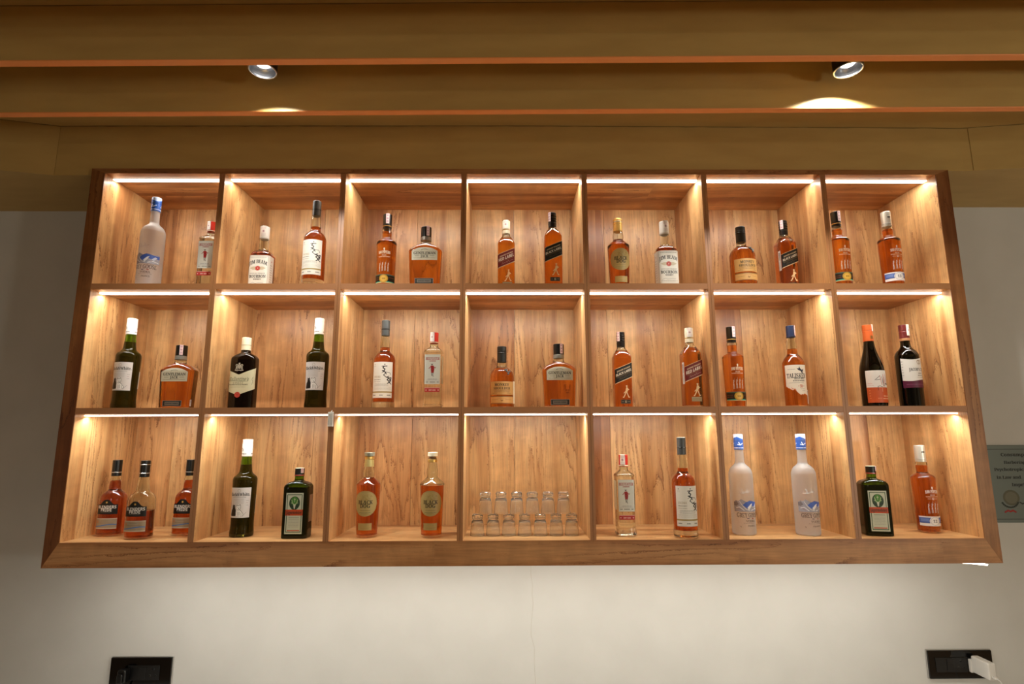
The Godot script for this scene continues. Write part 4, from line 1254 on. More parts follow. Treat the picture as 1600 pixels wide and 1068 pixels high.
func cap_stamp(o: Node3D, y0: float, y1: float, r: float, s0: float, w := 0.011, m = null):
	# a tax stamp glued down the side of the cap and folded over its top
	var ex := [pt(y0 - 0.01, r), pt(y1 + 0.01, r)]
	var s = part("tax_stamp", patch(ex, y0, y1 + 0.0004, w, s0, 0.0011, 0.0, 8, 4), M.stamp if m == null else m, o)
	var a := s0 / r
	var g := Geo.new()
	var d := Vector3(sin(a), 0, cos(a)); var e := Vector3(cos(a), 0, -sin(a)) * w * 0.5
	var top := Vector3(0, y1 + 0.0006, 0)
	g.quad([top + d * (r + 0.0009) - e, top + d * (r + 0.0009) + e, top - d * r * 0.3 + e, top - d * r * 0.3 - e], Vector3.UP, [Vector2(0, 0.3), Vector2(1, 0.3), Vector2(1, 0), Vector2(0, 0)])
	part("stamp_fold", g.mesh(), M.stamp if m == null else m, s)

func make_bottles():
	M.amber = liquid(Color(0.91, 0.59, 0.19))
	M.amber_deep = liquid(Color(0.88, 0.52, 0.14))
	M.amber_red = liquid(Color(0.84, 0.46, 0.115))
	M.amber_dark = liquid(Color(0.76, 0.37, 0.09))
	M.gin = liquid(Color(0.97, 0.985, 0.95))
	M.green_glass = liquid(Color(0.40, 0.66, 0.10), 0.0, 0.0, 0.05)
	M.olive = liquid(Color(0.22, 0.20, 0.045), 0.0, 0.3)
	M.stag_body = liquid(Color(0.12, 0.13, 0.05), 0.0, 0.6)
	M.wine_glass = mat(Color(0.012, 0.012, 0.009), 0.04)
	M.brown_glass = mat(Color(0.05, 0.018, 0.01), 0.05)
	M.clear_solid = liquid(Color(0.96, 0.98, 0.96), 0.0, 0.0, 0.05)
	M.frost = liquid(Color(0.95, 0.955, 0.96), 0.45, 0.22, 0.04)
	M.stamp = printed(pic_stamp(), 0.5)
	M.paper_seal = printed(pic_paper_seal(), 0.5)
	M.barcode = printed(pic_barcode(), 0.5)
	M.cream = mat(Color(0.88, 0.85, 0.74), 0.45)
	M.red_cap = mat(Color(0.78, 0.16, 0.12), 0.35)
	M.pale_label = mat(Color(0.84, 0.85, 0.80), 0.5)

	# tall frosted vodka bottle
	var o := Node3D.new(); o.name = "frosted_vodka_bottle"; proto.goose = o
	var ex := shell(o, [pt(0.0, 0.033, -1, 2, 1), pt(0.0025, 0.0365), pt(0.007, 0.038), pt(0.1, 0.0381), pt(0.188, 0.038), pt(0.203, 0.0362), pt(0.215, 0.0305), pt(0.224, 0.021), pt(0.231, 0.0158), pt(0.24, 0.0146), pt(0.276, 0.0138, -1, 2, 1)], 56, M.frost)
	sticker(o, "printed_scene", ex, 0.018, 0.150, 0.094, printed(pic_goose(), 0.45, true), 0.004)
	var c = screw_cap(o, 0.2745, 0.327, 0.0152, printed(pic_blue_cap(), 0.3), 0.305, mat(Color(0.2, 0.36, 0.62), 0.3))
	part("cap_print", patch([pt(0.26, 0.0152), pt(0.34, 0.0152)], 0.276, 0.3255, 0.0954, 0.0, 0.0003, 0.0, 40, 4), printed(pic_blue_cap(), 0.3), c)
	c.material_override = mat(Color(0.62, 0.69, 0.82), 0.3)

	# square clear gin bottle
	o = Node3D.new(); o.name = "square_gin_bottle"; proto.gin = o
	var n := 7.0
	ex = filled(o, [pt(0.0, 0.029, 0.029, n, 1), pt(0.003, 0.0315, 0.0315, n), pt(0.008, 0.0325, 0.0325, n), pt(0.03, 0.0305, 0.0305, n), pt(0.06, 0.0298, 0.0298, n), pt(0.188, 0.0305, 0.0305, n), pt(0.194, 0.0302, 0.0302, n, 1), pt(0.197, 0.0285, 0.0285, 6, 0), pt(0.206, 0.0185, 0.0185, 3), pt(0.2115, 0.0145, 0.0145, 2), pt(0.224, 0.0138, 0.0138, 2, 1)], 0.012, 0.19, 0.224, M.gin, "gin", 72)
	part("glass_base", lathe(cut(ex, 0.0005, 0.0112, -0.0006), 72), M.clear_solid, o)
	var pg := printed(pic_gin())
	sticker(o, "label", ex, 0.079, 0.180, 0.053, pg)
	sticker(o, "brand_strip", ex, 0.053, 0.068, 0.051, printed(pic_gin_small()))
	for s in [-1, 1]: sticker(o, "side_label", ex, 0.083, 0.176, 0.042, M.pale_label, s * 0.056)
	c = screw_cap(o, 0.2215, 0.26, 0.0150, M.red_cap, 0.2235, M.cream)
	cap_stamp(c, 0.228, 0.26, 0.015, -0.006, 0.017, M.paper_seal)

	# square-shouldered bourbon bottle
	o = Node3D.new(); o.name = "bourbon_bottle"; proto.bourbon = o
	n = 5.0
	ex = filled(o, [pt(0.0, 0.032, 0.032, n, 1), pt(0.004, 0.0362, 0.0362, n), pt(0.08, 0.0368, 0.0368, n), pt(0.13, 0.0368, 0.0368, n), pt(0.138, 0.0352, 0.0352, n), pt(0.146, 0.029, 0.029, 4), pt(0.151, 0.0215, 0.0215, 2.4), pt(0.156, 0.0172), pt(0.162, 0.0163), pt(0.2, 0.0158, -1, 2, 1)], 0.006, 0.1455, 0.2, M.amber_red, "whiskey", 64)
	sticker(o, "label", ex, 0.008, 0.127, 0.142, printed(pic_bourbon()))
	c = screw_cap(o, 0.1965, 0.245, 0.0165, M.white, 0.1985, mat(Color(0.8, 0.78, 0.74), 0.4))
	cap_stamp(c, 0.206, 0.245, 0.0165, 0.002, 0.02, M.paper_seal)

	# tall malt bottle with a brush-written word
	o = Node3D.new(); o.name = "tall_malt_bottle"; proto.malt = o
	ex = filled(o, [pt(0.0, 0.034, -1, 2, 1), pt(0.003, 0.0378), pt(0.01, 0.0388), pt(0.1, 0.039), pt(0.168, 0.039), pt(0.182, 0.037), pt(0.193, 0.031), pt(0.200, 0.0235), pt(0.205, 0.0195), pt(0.212, 0.0182), pt(0.24, 0.0160), pt(0.266, 0.0142, -1, 2, 1)], 0.025, 0.2185, 0.266, M.amber_red, "whisky", 48)
	part("glass_base", lathe(cut(ex, 0.0004, 0.0242, -0.0006)), M.clear_solid, o)
	sticker(o, "label", ex, 0.038, 0.163, 0.078, printed(pic_script_malt()))
	var grey := mat(Color(0.27, 0.28, 0.28), 0.35)
	c = screw_cap(o, 0.261, 0.317, 0.0146, grey, 0.2825, M.black)
	part("cap_top", lathe([pt(0.3165, 0.0125, -1, 2, 1), pt(0.3176, 0.0118, -1, 2, 1)], 24), M.cream, c)

	# pipers' bottle, two dressings
	for dark in [true, false]:
		o = Node3D.new(); o.name = "tapered_scotch_bottle"; proto["pipers_dark" if dark else "pipers_silver"] = o
		ex = filled(o, [pt(0.0, 0.030, -1, 2, 1), pt(0.003, 0.0325), pt(0.008, 0.033), pt(0.09, 0.0352), pt(0.174, 0.0374), pt(0.181, 0.0366), pt(0.187, 0.031), pt(0.192, 0.0225), pt(0.196, 0.0184), pt(0.203, 0.0178), pt(0.214, 0.0186), pt(0.223, 0.0174), pt(0.24, 0.0150, -1, 2, 1)], 0.006, 0.221, 0.24, M.amber if dark else M.amber_deep, "whisky", 48)
		sticker(o, "printed_lettering", ex, 0.062, 0.153, 0.052, printed(pic_pipers(dark), 0.4, true), 0.0)
		sticker(o, "band_label", ex, 0.024, 0.055, 0.094, printed(pic_pipers_band(dark), 0.35))
		c = screw_cap(o, 0.232, 0.288, 0.0160, M.black if dark else mat(Color(0.78, 0.76, 0.71), 0.32, 0.5), 0.2405, M.gold_foil if dark else M.silver)
		if dark:
			cap_stamp(c, 0.25, 0.288, 0.016, 0.004 if dark else -0.008, 0.012)
		else:
			part("cap_mark", patch([pt(0.2, 0.016), pt(0.3, 0.016)], 0.263, 0.267, 0.011, 0.0, 0.0004, 0.0, 6, 2), M.black, c)

	# broad flat-shouldered whiskey bottle
	o = Node3D.new(); o.name = "broad_whiskey_bottle"; proto.gentleman = o
	n = 4.5
	ex = filled(o, [pt(0.0, 0.049, 0.026, n, 1), pt(0.004, 0.0532, 0.0285, n), pt(0.06, 0.0562, 0.0295, n), pt(0.128, 0.0596, 0.0305, n), pt(0.1335, 0.0588, 0.0303, n), pt(0.142, 0.0512, 0.0285, 4), pt(0.150, 0.0395, 0.0255, 3), pt(0.1555, 0.0265, 0.0215, 2.3), pt(0.159, 0.0205, 0.0195, 2), pt(0.164, 0.0186, 0.0186, 2), pt(0.18, 0.0178, 0.0178, 2, 1)], 0.006, 0.1575, 0.18, M.amber, "whiskey", 72)
	var arch := func(u: float) -> Vector2:
		return Vector2(0.0, 0.70 + 0.30 * (1.0 - pow(absf(u - 0.5) * 2.0, 2.2)))
	sticker(o, "label", ex, 0.094, 0.1405, 0.090, printed(pic_gentleman()), 0.0, 0.0, 0.0007, arch)
	sticker(o, "base_label", ex, 0.009, 0.0285, 0.064, printed(pic_gentleman_low()))
	part("collar", lathe([pt(0.171, 0.0186, -1, 2, 1), pt(0.172, 0.0192, -1, 2, 1), pt(0.1835, 0.0192, -1, 2, 1), pt(0.1845, 0.0182, -1, 2, 1)], 36), mat(Color(0.6, 0.6, 0.57), 0.35, 0.6), o)
	c = screw_cap(o, 0.1845, 0.222, 0.0186, M.black)
	cap_stamp(c, 0.187, 0.222, 0.0186, 0.009, 0.011)

	# square blended scotch, red and black bands
	for red in [true, false]:
		o = Node3D.new(); o.name = "square_scotch_bottle"; proto["walker_red" if red else "walker_black"] = o
		n = 6.0
		ex = filled(o, [pt(0.0, 0.029, 0.029, n, 1), pt(0.003, 0.0317, 0.0317, n), pt(0.1, 0.0325, 0.0325, n), pt(0.178, 0.0325, 0.0325, n), pt(0.186, 0.0312, 0.0312, n), pt(0.197, 0.0262, 0.0262, 4.5), pt(0.208, 0.0192, 0.0192, 3), pt(0.214, 0.0155, 0.0155, 2.2), pt(0.219, 0.0143), pt(0.228, 0.014, -1, 2, 1)], 0.006, 0.2045, 0.228, M.amber if red else M.amber_deep, "whisky", 64)
		sticker(o, "slanted_label", ex, 0.0965, 0.1495, 0.0635, printed(pic_walker(red)), 0.0, 0.42)
		sticker(o, "printed_figure", ex, 0.036, 0.080, 0.028, printed(pic_walking_man(), 0.4, true), 0.006)
		sticker(o, "base_plate", ex, 0.016 if not red else 0.019, 0.030 if not red else 0.034, 0.034, printed(pic_walker_plate(red)), 0.004)
		if red:
			c = screw_cap(o, 0.223, 0.274, 0.0146, M.cream, 0.237, M.gold_foil)
			cap_stamp(c, 0.242, 0.274, 0.0146, -0.002, 0.02, M.paper_seal)
		else:
			c = screw_cap(o, 0.219, 0.274, 0.0146, M.black, 0.232, M.black)
			for k in 3:
				part("ridge", lathe([pt(0.240 + k * 0.009, 0.0147, -1, 2, 1), pt(0.242 + k * 0.009, 0.0154, -1, 2, 0), pt(0.244 + k * 0.009, 0.0147, -1, 2, 1)], 32, false, false), M.black_gloss, c)
			cap_stamp(c, 0.24, 0.274, 0.0146, -0.0125, 0.012)

	# tapered bottle with a big round gold label, three dressings
	for kind in ["dog_full", "dog_stopper", "dog_capsule"]:
		o = Node3D.new(); o.name = "round_label_whisky_bottle"; proto[kind] = o
		ex = filled(o, [pt(0.0, 0.0315, -1, 2, 1), pt(0.003, 0.0345), pt(0.01, 0.0351), pt(0.09, 0.0380), pt(0.164, 0.0405), pt(0.168, 0.0402, -1, 2, 0), pt(0.178, 0.0305, -1, 2), pt(0.187, 0.0205), pt(0.191, 0.0182), pt(0.2, 0.0190), pt(0.211, 0.0187), pt(0.222, 0.0160), pt(0.234, 0.0147), pt(0.251, 0.0142, -1, 2, 1)], 0.008, 0.164 if kind == "dog_stopper" else 0.19, 0.251, M.amber_red, "whisky", 48)
		var round_ := func(u: float) -> Vector2:
			var h := sqrt(maxf(0.0, 1.0 - pow((u - 0.5) * 2.0, 2.0)))
			return Vector2(0.5 - h * 0.5, 0.5 + h * 0.5)
		sticker(o, "round_label", ex, 0.068, 0.1485, 0.0825, printed(pic_dog_disc(), 0.4), 0.0, 0.0, 0.0007, round_)
		sticker(o, "base_label", ex, 0.0245, 0.0465, 0.047, printed(pic_dog_low(), 0.4))
		if kind == "dog_stopper":
			cap(o, [pt(0.2465, 0.0125, -1, 2, 1), pt(0.2575, 0.0122, -1, 2, 1)], mat(Color(0.6, 0.45, 0.3), 0.7), "cork", 24, 2)
			cap(o, [pt(0.2575, 0.0160, -1, 2, 1), pt(0.258, 0.0164, -1, 2, 0), pt(0.2692, 0.0164, -1, 2, 0), pt(0.2705, 0.0152, -1, 2, 1)], M.cream, "stopper")
			cap(o, [pt(0.2385, 0.0149, -1, 2, 1), pt(0.239, 0.0156, -1, 2, 1), pt(0.2465, 0.0156, -1, 2, 1), pt(0.247, 0.0149, -1, 2, 1)], M.gold_foil, "neck_ring")
		elif kind == "dog_full":
			cap(o, [pt(0.224, 0.0156, -1, 2, 1), pt(0.2245, 0.0160, -1, 2, 1), pt(0.2470, 0.0150, -1, 2, 1), pt(0.2475, 0.0142, -1, 2, 1)], mat(Color(0.72, 0.65, 0.42), 0.35, 0.4), "neck_foil")
			cap(o, [pt(0.2478, 0.0148, -1, 2, 1), pt(0.2484, 0.0152, -1, 2, 1), pt(0.2575, 0.0152, -1, 2, 1), pt(0.258, 0.0145, -1, 2, 1)], M.gold_foil, "neck_ring")
			cap(o, [pt(0.2582, 0.0148, -1, 2, 1), pt(0.2585, 0.0160, -1, 2, 0), pt(0.264, 0.0166, -1, 2, 0), pt(0.2695, 0.0172, -1, 2, 0), pt(0.2705, 0.0164, -1, 2, 1)], mat(Color(0.66, 0.68, 0.62), 0.3, 0.5), "cap")
		else:
			cap(o, [pt(0.222, 0.0166, -1, 2, 1), pt(0.2225, 0.0170, -1, 2, 1), pt(0.2470, 0.0158, -1, 2, 1), pt(0.2475, 0.0150, -1, 2, 1)], M.gold_foil, "neck_foil")
			c = screw_cap(o, 0.2478, 0.27, 0.0160, M.gold_foil, 0.257, M.silver)

	# round bottle with a pale brown label and metal emblem on its shoulder
	o = Node3D.new(); o.name = "round_malt_bottle"; proto.monkey = o
	ex = filled(o, [pt(0.0, 0.039, -1, 2, 1), pt(0.003, 0.0432), pt(0.009, 0.0442), pt(0.06, 0.0443), pt(0.11, 0.0443), pt(0.123, 0.0425), pt(0.134, 0.037), pt(0.142, 0.0285), pt(0.147, 0.0205), pt(0.151, 0.0172), pt(0.158, 0.0162), pt(0.17, 0.016, -1, 2, 1)], 0.007, 0.1435, 0.17, M.amber, "whisky", 48)
	sticker(o, "label", ex, 0.0475, 0.094, 0.094, printed(pic_monkey()))
	sticker(o, "lower_label", ex, 0.0165, 0.0435, 0.094, printed(pic_monkey_low()))
	var black_cap := mat(Color(0.1, 0.1, 0.09), 0.4)
	c = screw_cap(o, 0.1645, 0.222, 0.0167, black_cap, 0.2035, M.black)
	part("band", lathe([pt(0.196, 0.0168, -1, 2, 1), pt(0.197, 0.0173, -1, 2, 1), pt(0.199, 0.0173, -1, 2, 1), pt(0.2, 0.0168, -1, 2, 1)], 32, false, false), M.black, c)
	var em := Geo.new()
	for q in [[0.012, 0.1345, 0.0], [0.0175, 0.130, 0.4], [0.0235, 0.1255, 0.8], [0.017, 0.1355, 0.2], [0.0225, 0.1205, 0.5], [0.027, 0.129, 0.3]]:
		var pq := at_height(ex, q[1], 0.0012)
		var ctr := ring_point(pq, asin(clampf(q[0] / pq[1], -0.95, 0.95)))
		var base := em.v.size()
		for i in 5:
			for j in 9:
				var th := PI * i / 4.0; var ph := TAU_ * j / 8.0
				var m := Vector3(sin(th) * cos(ph), cos(th), sin(th) * sin(ph))
				em.add(ctr + m * 0.0037, m)
		for i in 4:
			for j in 8:
				var k := base + i * 9 + j
				em.tri(k, k + 1, k + 10); em.tri(k, k + 10, k + 9)
	part("shoulder_emblem", em.mesh(), mat(Color(0.42, 0.42, 0.4), 0.3, 0.9), o)

	# tall green-glass bottle with a white cap
	o = Node3D.new(); o.name = "green_scotch_bottle"; proto.terrier = o
	ex = expand([pt(0.0, 0.034, -1, 2, 1), pt(0.003, 0.0368), pt(0.012, 0.0374), pt(0.03, 0.0358), pt(0.05, 0.0354), pt(0.1, 0.0362), pt(0.155, 0.0378), pt(0.180, 0.0382), pt(0.191, 0.0352), pt(0.198, 0.0278), pt(0.2045, 0.0218), pt(0.214, 0.0195), pt(0.24, 0.0168), pt(0.27, 0.0150, -1, 2, 1)])
	part("glass", lathe(cut(ex, 0.2315, 0.27, 0.0), 48, false, true), M.green_glass, o)
	part("filled_glass", lathe(cut(ex, 0.0, 0.2312, 0.0), 48, true, true), M.olive, o)
	sticker(o, "label", ex, 0.062, 0.158, 0.073, printed(pic_terriers()), 0.0)
	sticker(o, "back_label", ex, 0.07, 0.13, 0.05, M.pale_label, 0.092)
	c = screw_cap(o, 0.258, 0.315, 0.0162, M.white)
	part("cap_print", patch([pt(0.2, 0.0162), pt(0.4, 0.0162)], 0.26, 0.3, 0.1017, 0.012, 0.0003, 0.0, 40, 4), printed(pic_white_cap()), c)

	# square brown bottle with a chevron label
	o = Node3D.new(); o.name = "brown_scotch_bottle"; proto.chevron = o
	n = 4.0
	ex = shell(o, [pt(0.0, 0.039, 0.024, n, 1), pt(0.003, 0.0425, 0.0265, n), pt(0.01, 0.0432, 0.0272, n), pt(0.168, 0.0432, 0.0272, n), pt(0.178, 0.0412, 0.0265, n), pt(0.187, 0.0335, 0.0235, 3), pt(0.193, 0.0225, 0.0195, 2.3), pt(0.198, 0.0165, 0.0165), pt(0.208, 0.0152, -1), pt(0.212, 0.015, -1, 2, 1)], 64, M.brown_glass)
	var chev := func(u: float) -> Vector2:
		var w := absf(u - 0.40) / 0.6
		return Vector2(0.0 + 0.24 * w, 0.74 + 0.26 * w)
	sticker(o, "label", ex, 0.047, 0.142, 0.100, printed(pic_chevron()), 0.004, 0.0, 0.0007, chev)
	sticker(o, "seal", ex, 0.038, 0.0585, 0.0205, printed(pic_seal(), 0.5, true), -0.006, 0.0, 0.0012)
	sticker(o, "crest", ex, 0.129, 0.161, 0.03, printed(pic_crest(), 0.4, true), -0.006)
	screw_cap(o, 0.205, 0.25, 0.0160, M.cream, 0.222, mat(Color(0.74, 0.71, 0.6), 0.45))

	# malt bottle with a torn-edge label
	o = Node3D.new(); o.name = "torn_label_malt_bottle"; proto.torn = o
	ex = filled(o, [pt(0.0, 0.033, -1, 2, 1), pt(0.003, 0.0365), pt(0.01, 0.0373), pt(0.1, 0.0376), pt(0.150, 0.0376), pt(0.161, 0.0358), pt(0.173, 0.0295), pt(0.182, 0.0225), pt(0.188, 0.0192), pt(0.2, 0.018), pt(0.228, 0.0152), pt(0.252, 0.0138, -1, 2, 1)], 0.007, 0.2055, 0.252, M.amber, "whisky", 48)
	var tl := torn_line()
	var torn := func(u: float) -> Vector2:
		for i in tl.size() - 1:
			if u <= tl[i + 1][0] + 1e-5:
				return Vector2(1.0 - lerpf(tl[i][1], tl[i + 1][1], (u - tl[i][0]) / (tl[i + 1][0] - tl[i][0])), 1.0)
		return Vector2(0.03, 1.0)
	part("label", patch(ex, 0.036, 0.1455, 0.076, 0.0, 0.0007, 0.0, 50, 10, torn), printed(pic_torn()), o)
	sticker(o, "barcode_strip", ex, 0.012, 0.06, 0.008, M.barcode, 0.041, 0.0, 0.0008)
	c = screw_cap(o, 0.246, 0.289, 0.0146, mat(Color(0.11, 0.15, 0.26), 0.35), 0.248, mat(Color(0.06, 0.09, 0.18), 0.3))
	cap_stamp(c, 0.252, 0.289, 0.0146, 0.015, 0.008)

	# burgundy-shaped red wine bottle, orange capsule
	o = Node3D.new(); o.name = "red_wine_bottle"; proto.wine_orange = o
	ex = shell(o, [pt(0.0, 0.034, -1, 2, 1), pt(0.003, 0.0374), pt(0.012, 0.0385), pt(0.1, 0.0387), pt(0.125, 0.0382), pt(0.145, 0.0355), pt(0.17, 0.0285), pt(0.195, 0.0215), pt(0.215, 0.0178), pt(0.235, 0.0156), pt(0.25, 0.0148, -1, 2, 1)], 48, M.wine_glass)
	sticker(o, "label", ex, 0.015, 0.126, 0.092, printed(pic_shiraz()), 0.002)
	var orange := mat(Color(0.72, 0.33, 0.14), 0.35)
	c = cap(o, [pt(0.232, 0.0163, -1, 2, 1), pt(0.2325, 0.0168, -1, 2, 1), pt(0.262, 0.0156, -1, 2, 0), pt(0.268, 0.0160, -1, 2, 1), pt(0.269, 0.0152, -1, 2, 1), pt(0.271, 0.0152, -1, 2, 1), pt(0.272, 0.0160, -1, 2, 1), pt(0.2895, 0.0160, -1, 2, 0), pt(0.291, 0.0148, -1, 2, 1)], orange, "capsule")
	part("capsule_emblem", patch([pt(0.23, 0.0168), pt(0.262, 0.0156)], 0.2395, 0.2515, 0.010, 0.003, 0.0004, 0.0, 8, 4), mat(Color(0.45, 0.3, 0.12), 0.4, 0.3), c)
	cap_stamp(c, 0.268, 0.291, 0.016, 0.013, 0.012, M.paper_seal)

	# claret-shaped red wine bottle
	o = Node3D.new(); o.name = "red_wine_bottle"; proto.wine_creek = o
	ex = shell(o, [pt(0.0, 0.033, -1, 2, 1), pt(0.003, 0.0362), pt(0.01, 0.0368), pt(0.1, 0.037), pt(0.172, 0.037), pt(0.186, 0.0347), pt(0.197, 0.0285), pt(0.205, 0.0212), pt(0.213, 0.0168), pt(0.225, 0.0150), pt(0.25, 0.0145, -1, 2, 1)], 48, M.wine_glass)
	var wave := func(u: float) -> Vector2:
		return Vector2(0.0, 0.965 + 0.035 * sin((u - 0.1) * TAU_ * 0.9 + PI))
	sticker(o, "label", ex, 0.066, 0.171, 0.092, printed(pic_creek()), 0.002, 0.0, 0.0007, wave)
	var wine_cap := mat(Color(0.36, 0.1, 0.09), 0.35)
	c = cap(o, [pt(0.2325, 0.0155, -1, 2, 1), pt(0.233, 0.0160, -1, 2, 1), pt(0.266, 0.0156, -1, 2, 1), pt(0.267, 0.0150, -1, 2, 1), pt(0.269, 0.0150, -1, 2, 1), pt(0.27, 0.0157, -1, 2, 1), pt(0.2895, 0.0157, -1, 2, 0), pt(0.291, 0.0146, -1, 2, 1)], wine_cap, "capsule")
	part("band", lathe([pt(0.2335, 0.0161, -1, 2, 1), pt(0.234, 0.0166, -1, 2, 1), pt(0.242, 0.0164, -1, 2, 1), pt(0.2425, 0.0160, -1, 2, 1)], 32, false, false), mat(Color(0.72, 0.52, 0.36), 0.35, 0.3), c)
	cap_stamp(c, 0.252, 0.291, 0.0157, 0.007, 0.017, M.paper_seal)

	# oval whisky bottle with a black arched label; full, and partly emptied
	for full in [true, false]:
		o = Node3D.new(); o.name = "oval_whisky_bottle"; proto["pride_full" if full else "pride_open"] = o
		ex = filled(o, [pt(0.0, 0.037, 0.028, 2.4, 1), pt(0.003, 0.0412, 0.0322, 2.4), pt(0.01, 0.0422, 0.033, 2.4), pt(0.06, 0.0415, 0.0325, 2.4), pt(0.115, 0.0405, 0.032, 2.4), pt(0.128, 0.0385, 0.031, 2.3), pt(0.139, 0.0315, 0.0265, 2.2), pt(0.146, 0.023, 0.021, 2), pt(0.151, 0.0195, 0.019, 2), pt(0.158, 0.019, 0.0187, 2), pt(0.172, 0.0176, -1, 2), pt(0.19, 0.0146, -1, 2), pt(0.2, 0.0138, -1, 2, 1)], 0.006, 0.1795 if full else 0.0885, 0.2, M.amber_dark, "whisky", 56)
		var hump := func(u: float) -> Vector2:
			var d := absf(u - 0.5) * 2.0
			return Vector2(0.0, 0.66 + 0.34 * (1.0 - smoothstep(0.12, 0.72, d)))
		sticker(o, "label", ex, 0.0715, 0.1185, 0.070, printed(pic_pride()), 0.0, 0.0, 0.0007, hump)
		sticker(o, "lower_label", ex, 0.025, 0.0585, 0.073, printed(pic_pride_low(), 0.35))
		c = screw_cap(o, 0.1935, 0.247, 0.0146, M.black, 0.2045, M.silver)
		if not full:
			part("band", lathe([pt(0.2325, 0.0147, -1, 2, 1), pt(0.233, 0.0152, -1, 2, 1), pt(0.2345, 0.0152, -1, 2, 1), pt(0.235, 0.0147, -1, 2, 1)], 32, false, false), M.silver, c)

	# squat square herbal liqueur bottle in green glass
	o = Node3D.new(); o.name = "square_liqueur_bottle"; proto.stag = o
	n = 7.0
	ex = expand([pt(0.0, 0.039, 0.0275, n, 1), pt(0.003, 0.0415, 0.0305, n), pt(0.08, 0.0415, 0.0305, n), pt(0.155, 0.0415, 0.0305, n), pt(0.164, 0.0398, 0.0298, n), pt(0.1715, 0.0345, 0.0272, 5), pt(0.1765, 0.0245, 0.0225, 3), pt(0.18, 0.0165, 0.0165, 2), pt(0.185, 0.0145, 0.0145, 2), pt(0.197, 0.0138, -1, 2, 1)])
	part("glass", lathe(cut(ex, 0.1615, 0.197, 0.0), 72, false, true), M.green_glass, o)
	part("filled_glass", lathe(cut(ex, 0.0, 0.1612, 0.0), 72, true, true), M.stag_body, o)
	sticker(o, "label", ex, 0.015, 0.143, 0.0555, printed(pic_stag()))
	sticker(o, "side_label", ex, 0.05, 0.136, 0.03, mat(Color(0.62, 0.55, 0.5), 0.5), 0.068)
	c = screw_cap(o, 0.1945, 0.22, 0.0152, mat(Color(0.05, 0.06, 0.04), 0.35), 0.196, mat(Color(0.62, 0.2, 0.08), 0.35))
	part("cap_top", lathe([pt(0.2196, 0.014, -1, 2, 1), pt(0.221, 0.0135, -1, 2, 1)], 28), M.cream, c)
	cap_stamp(c, 0.205, 0.22, 0.0152, 0.014, 0.010)

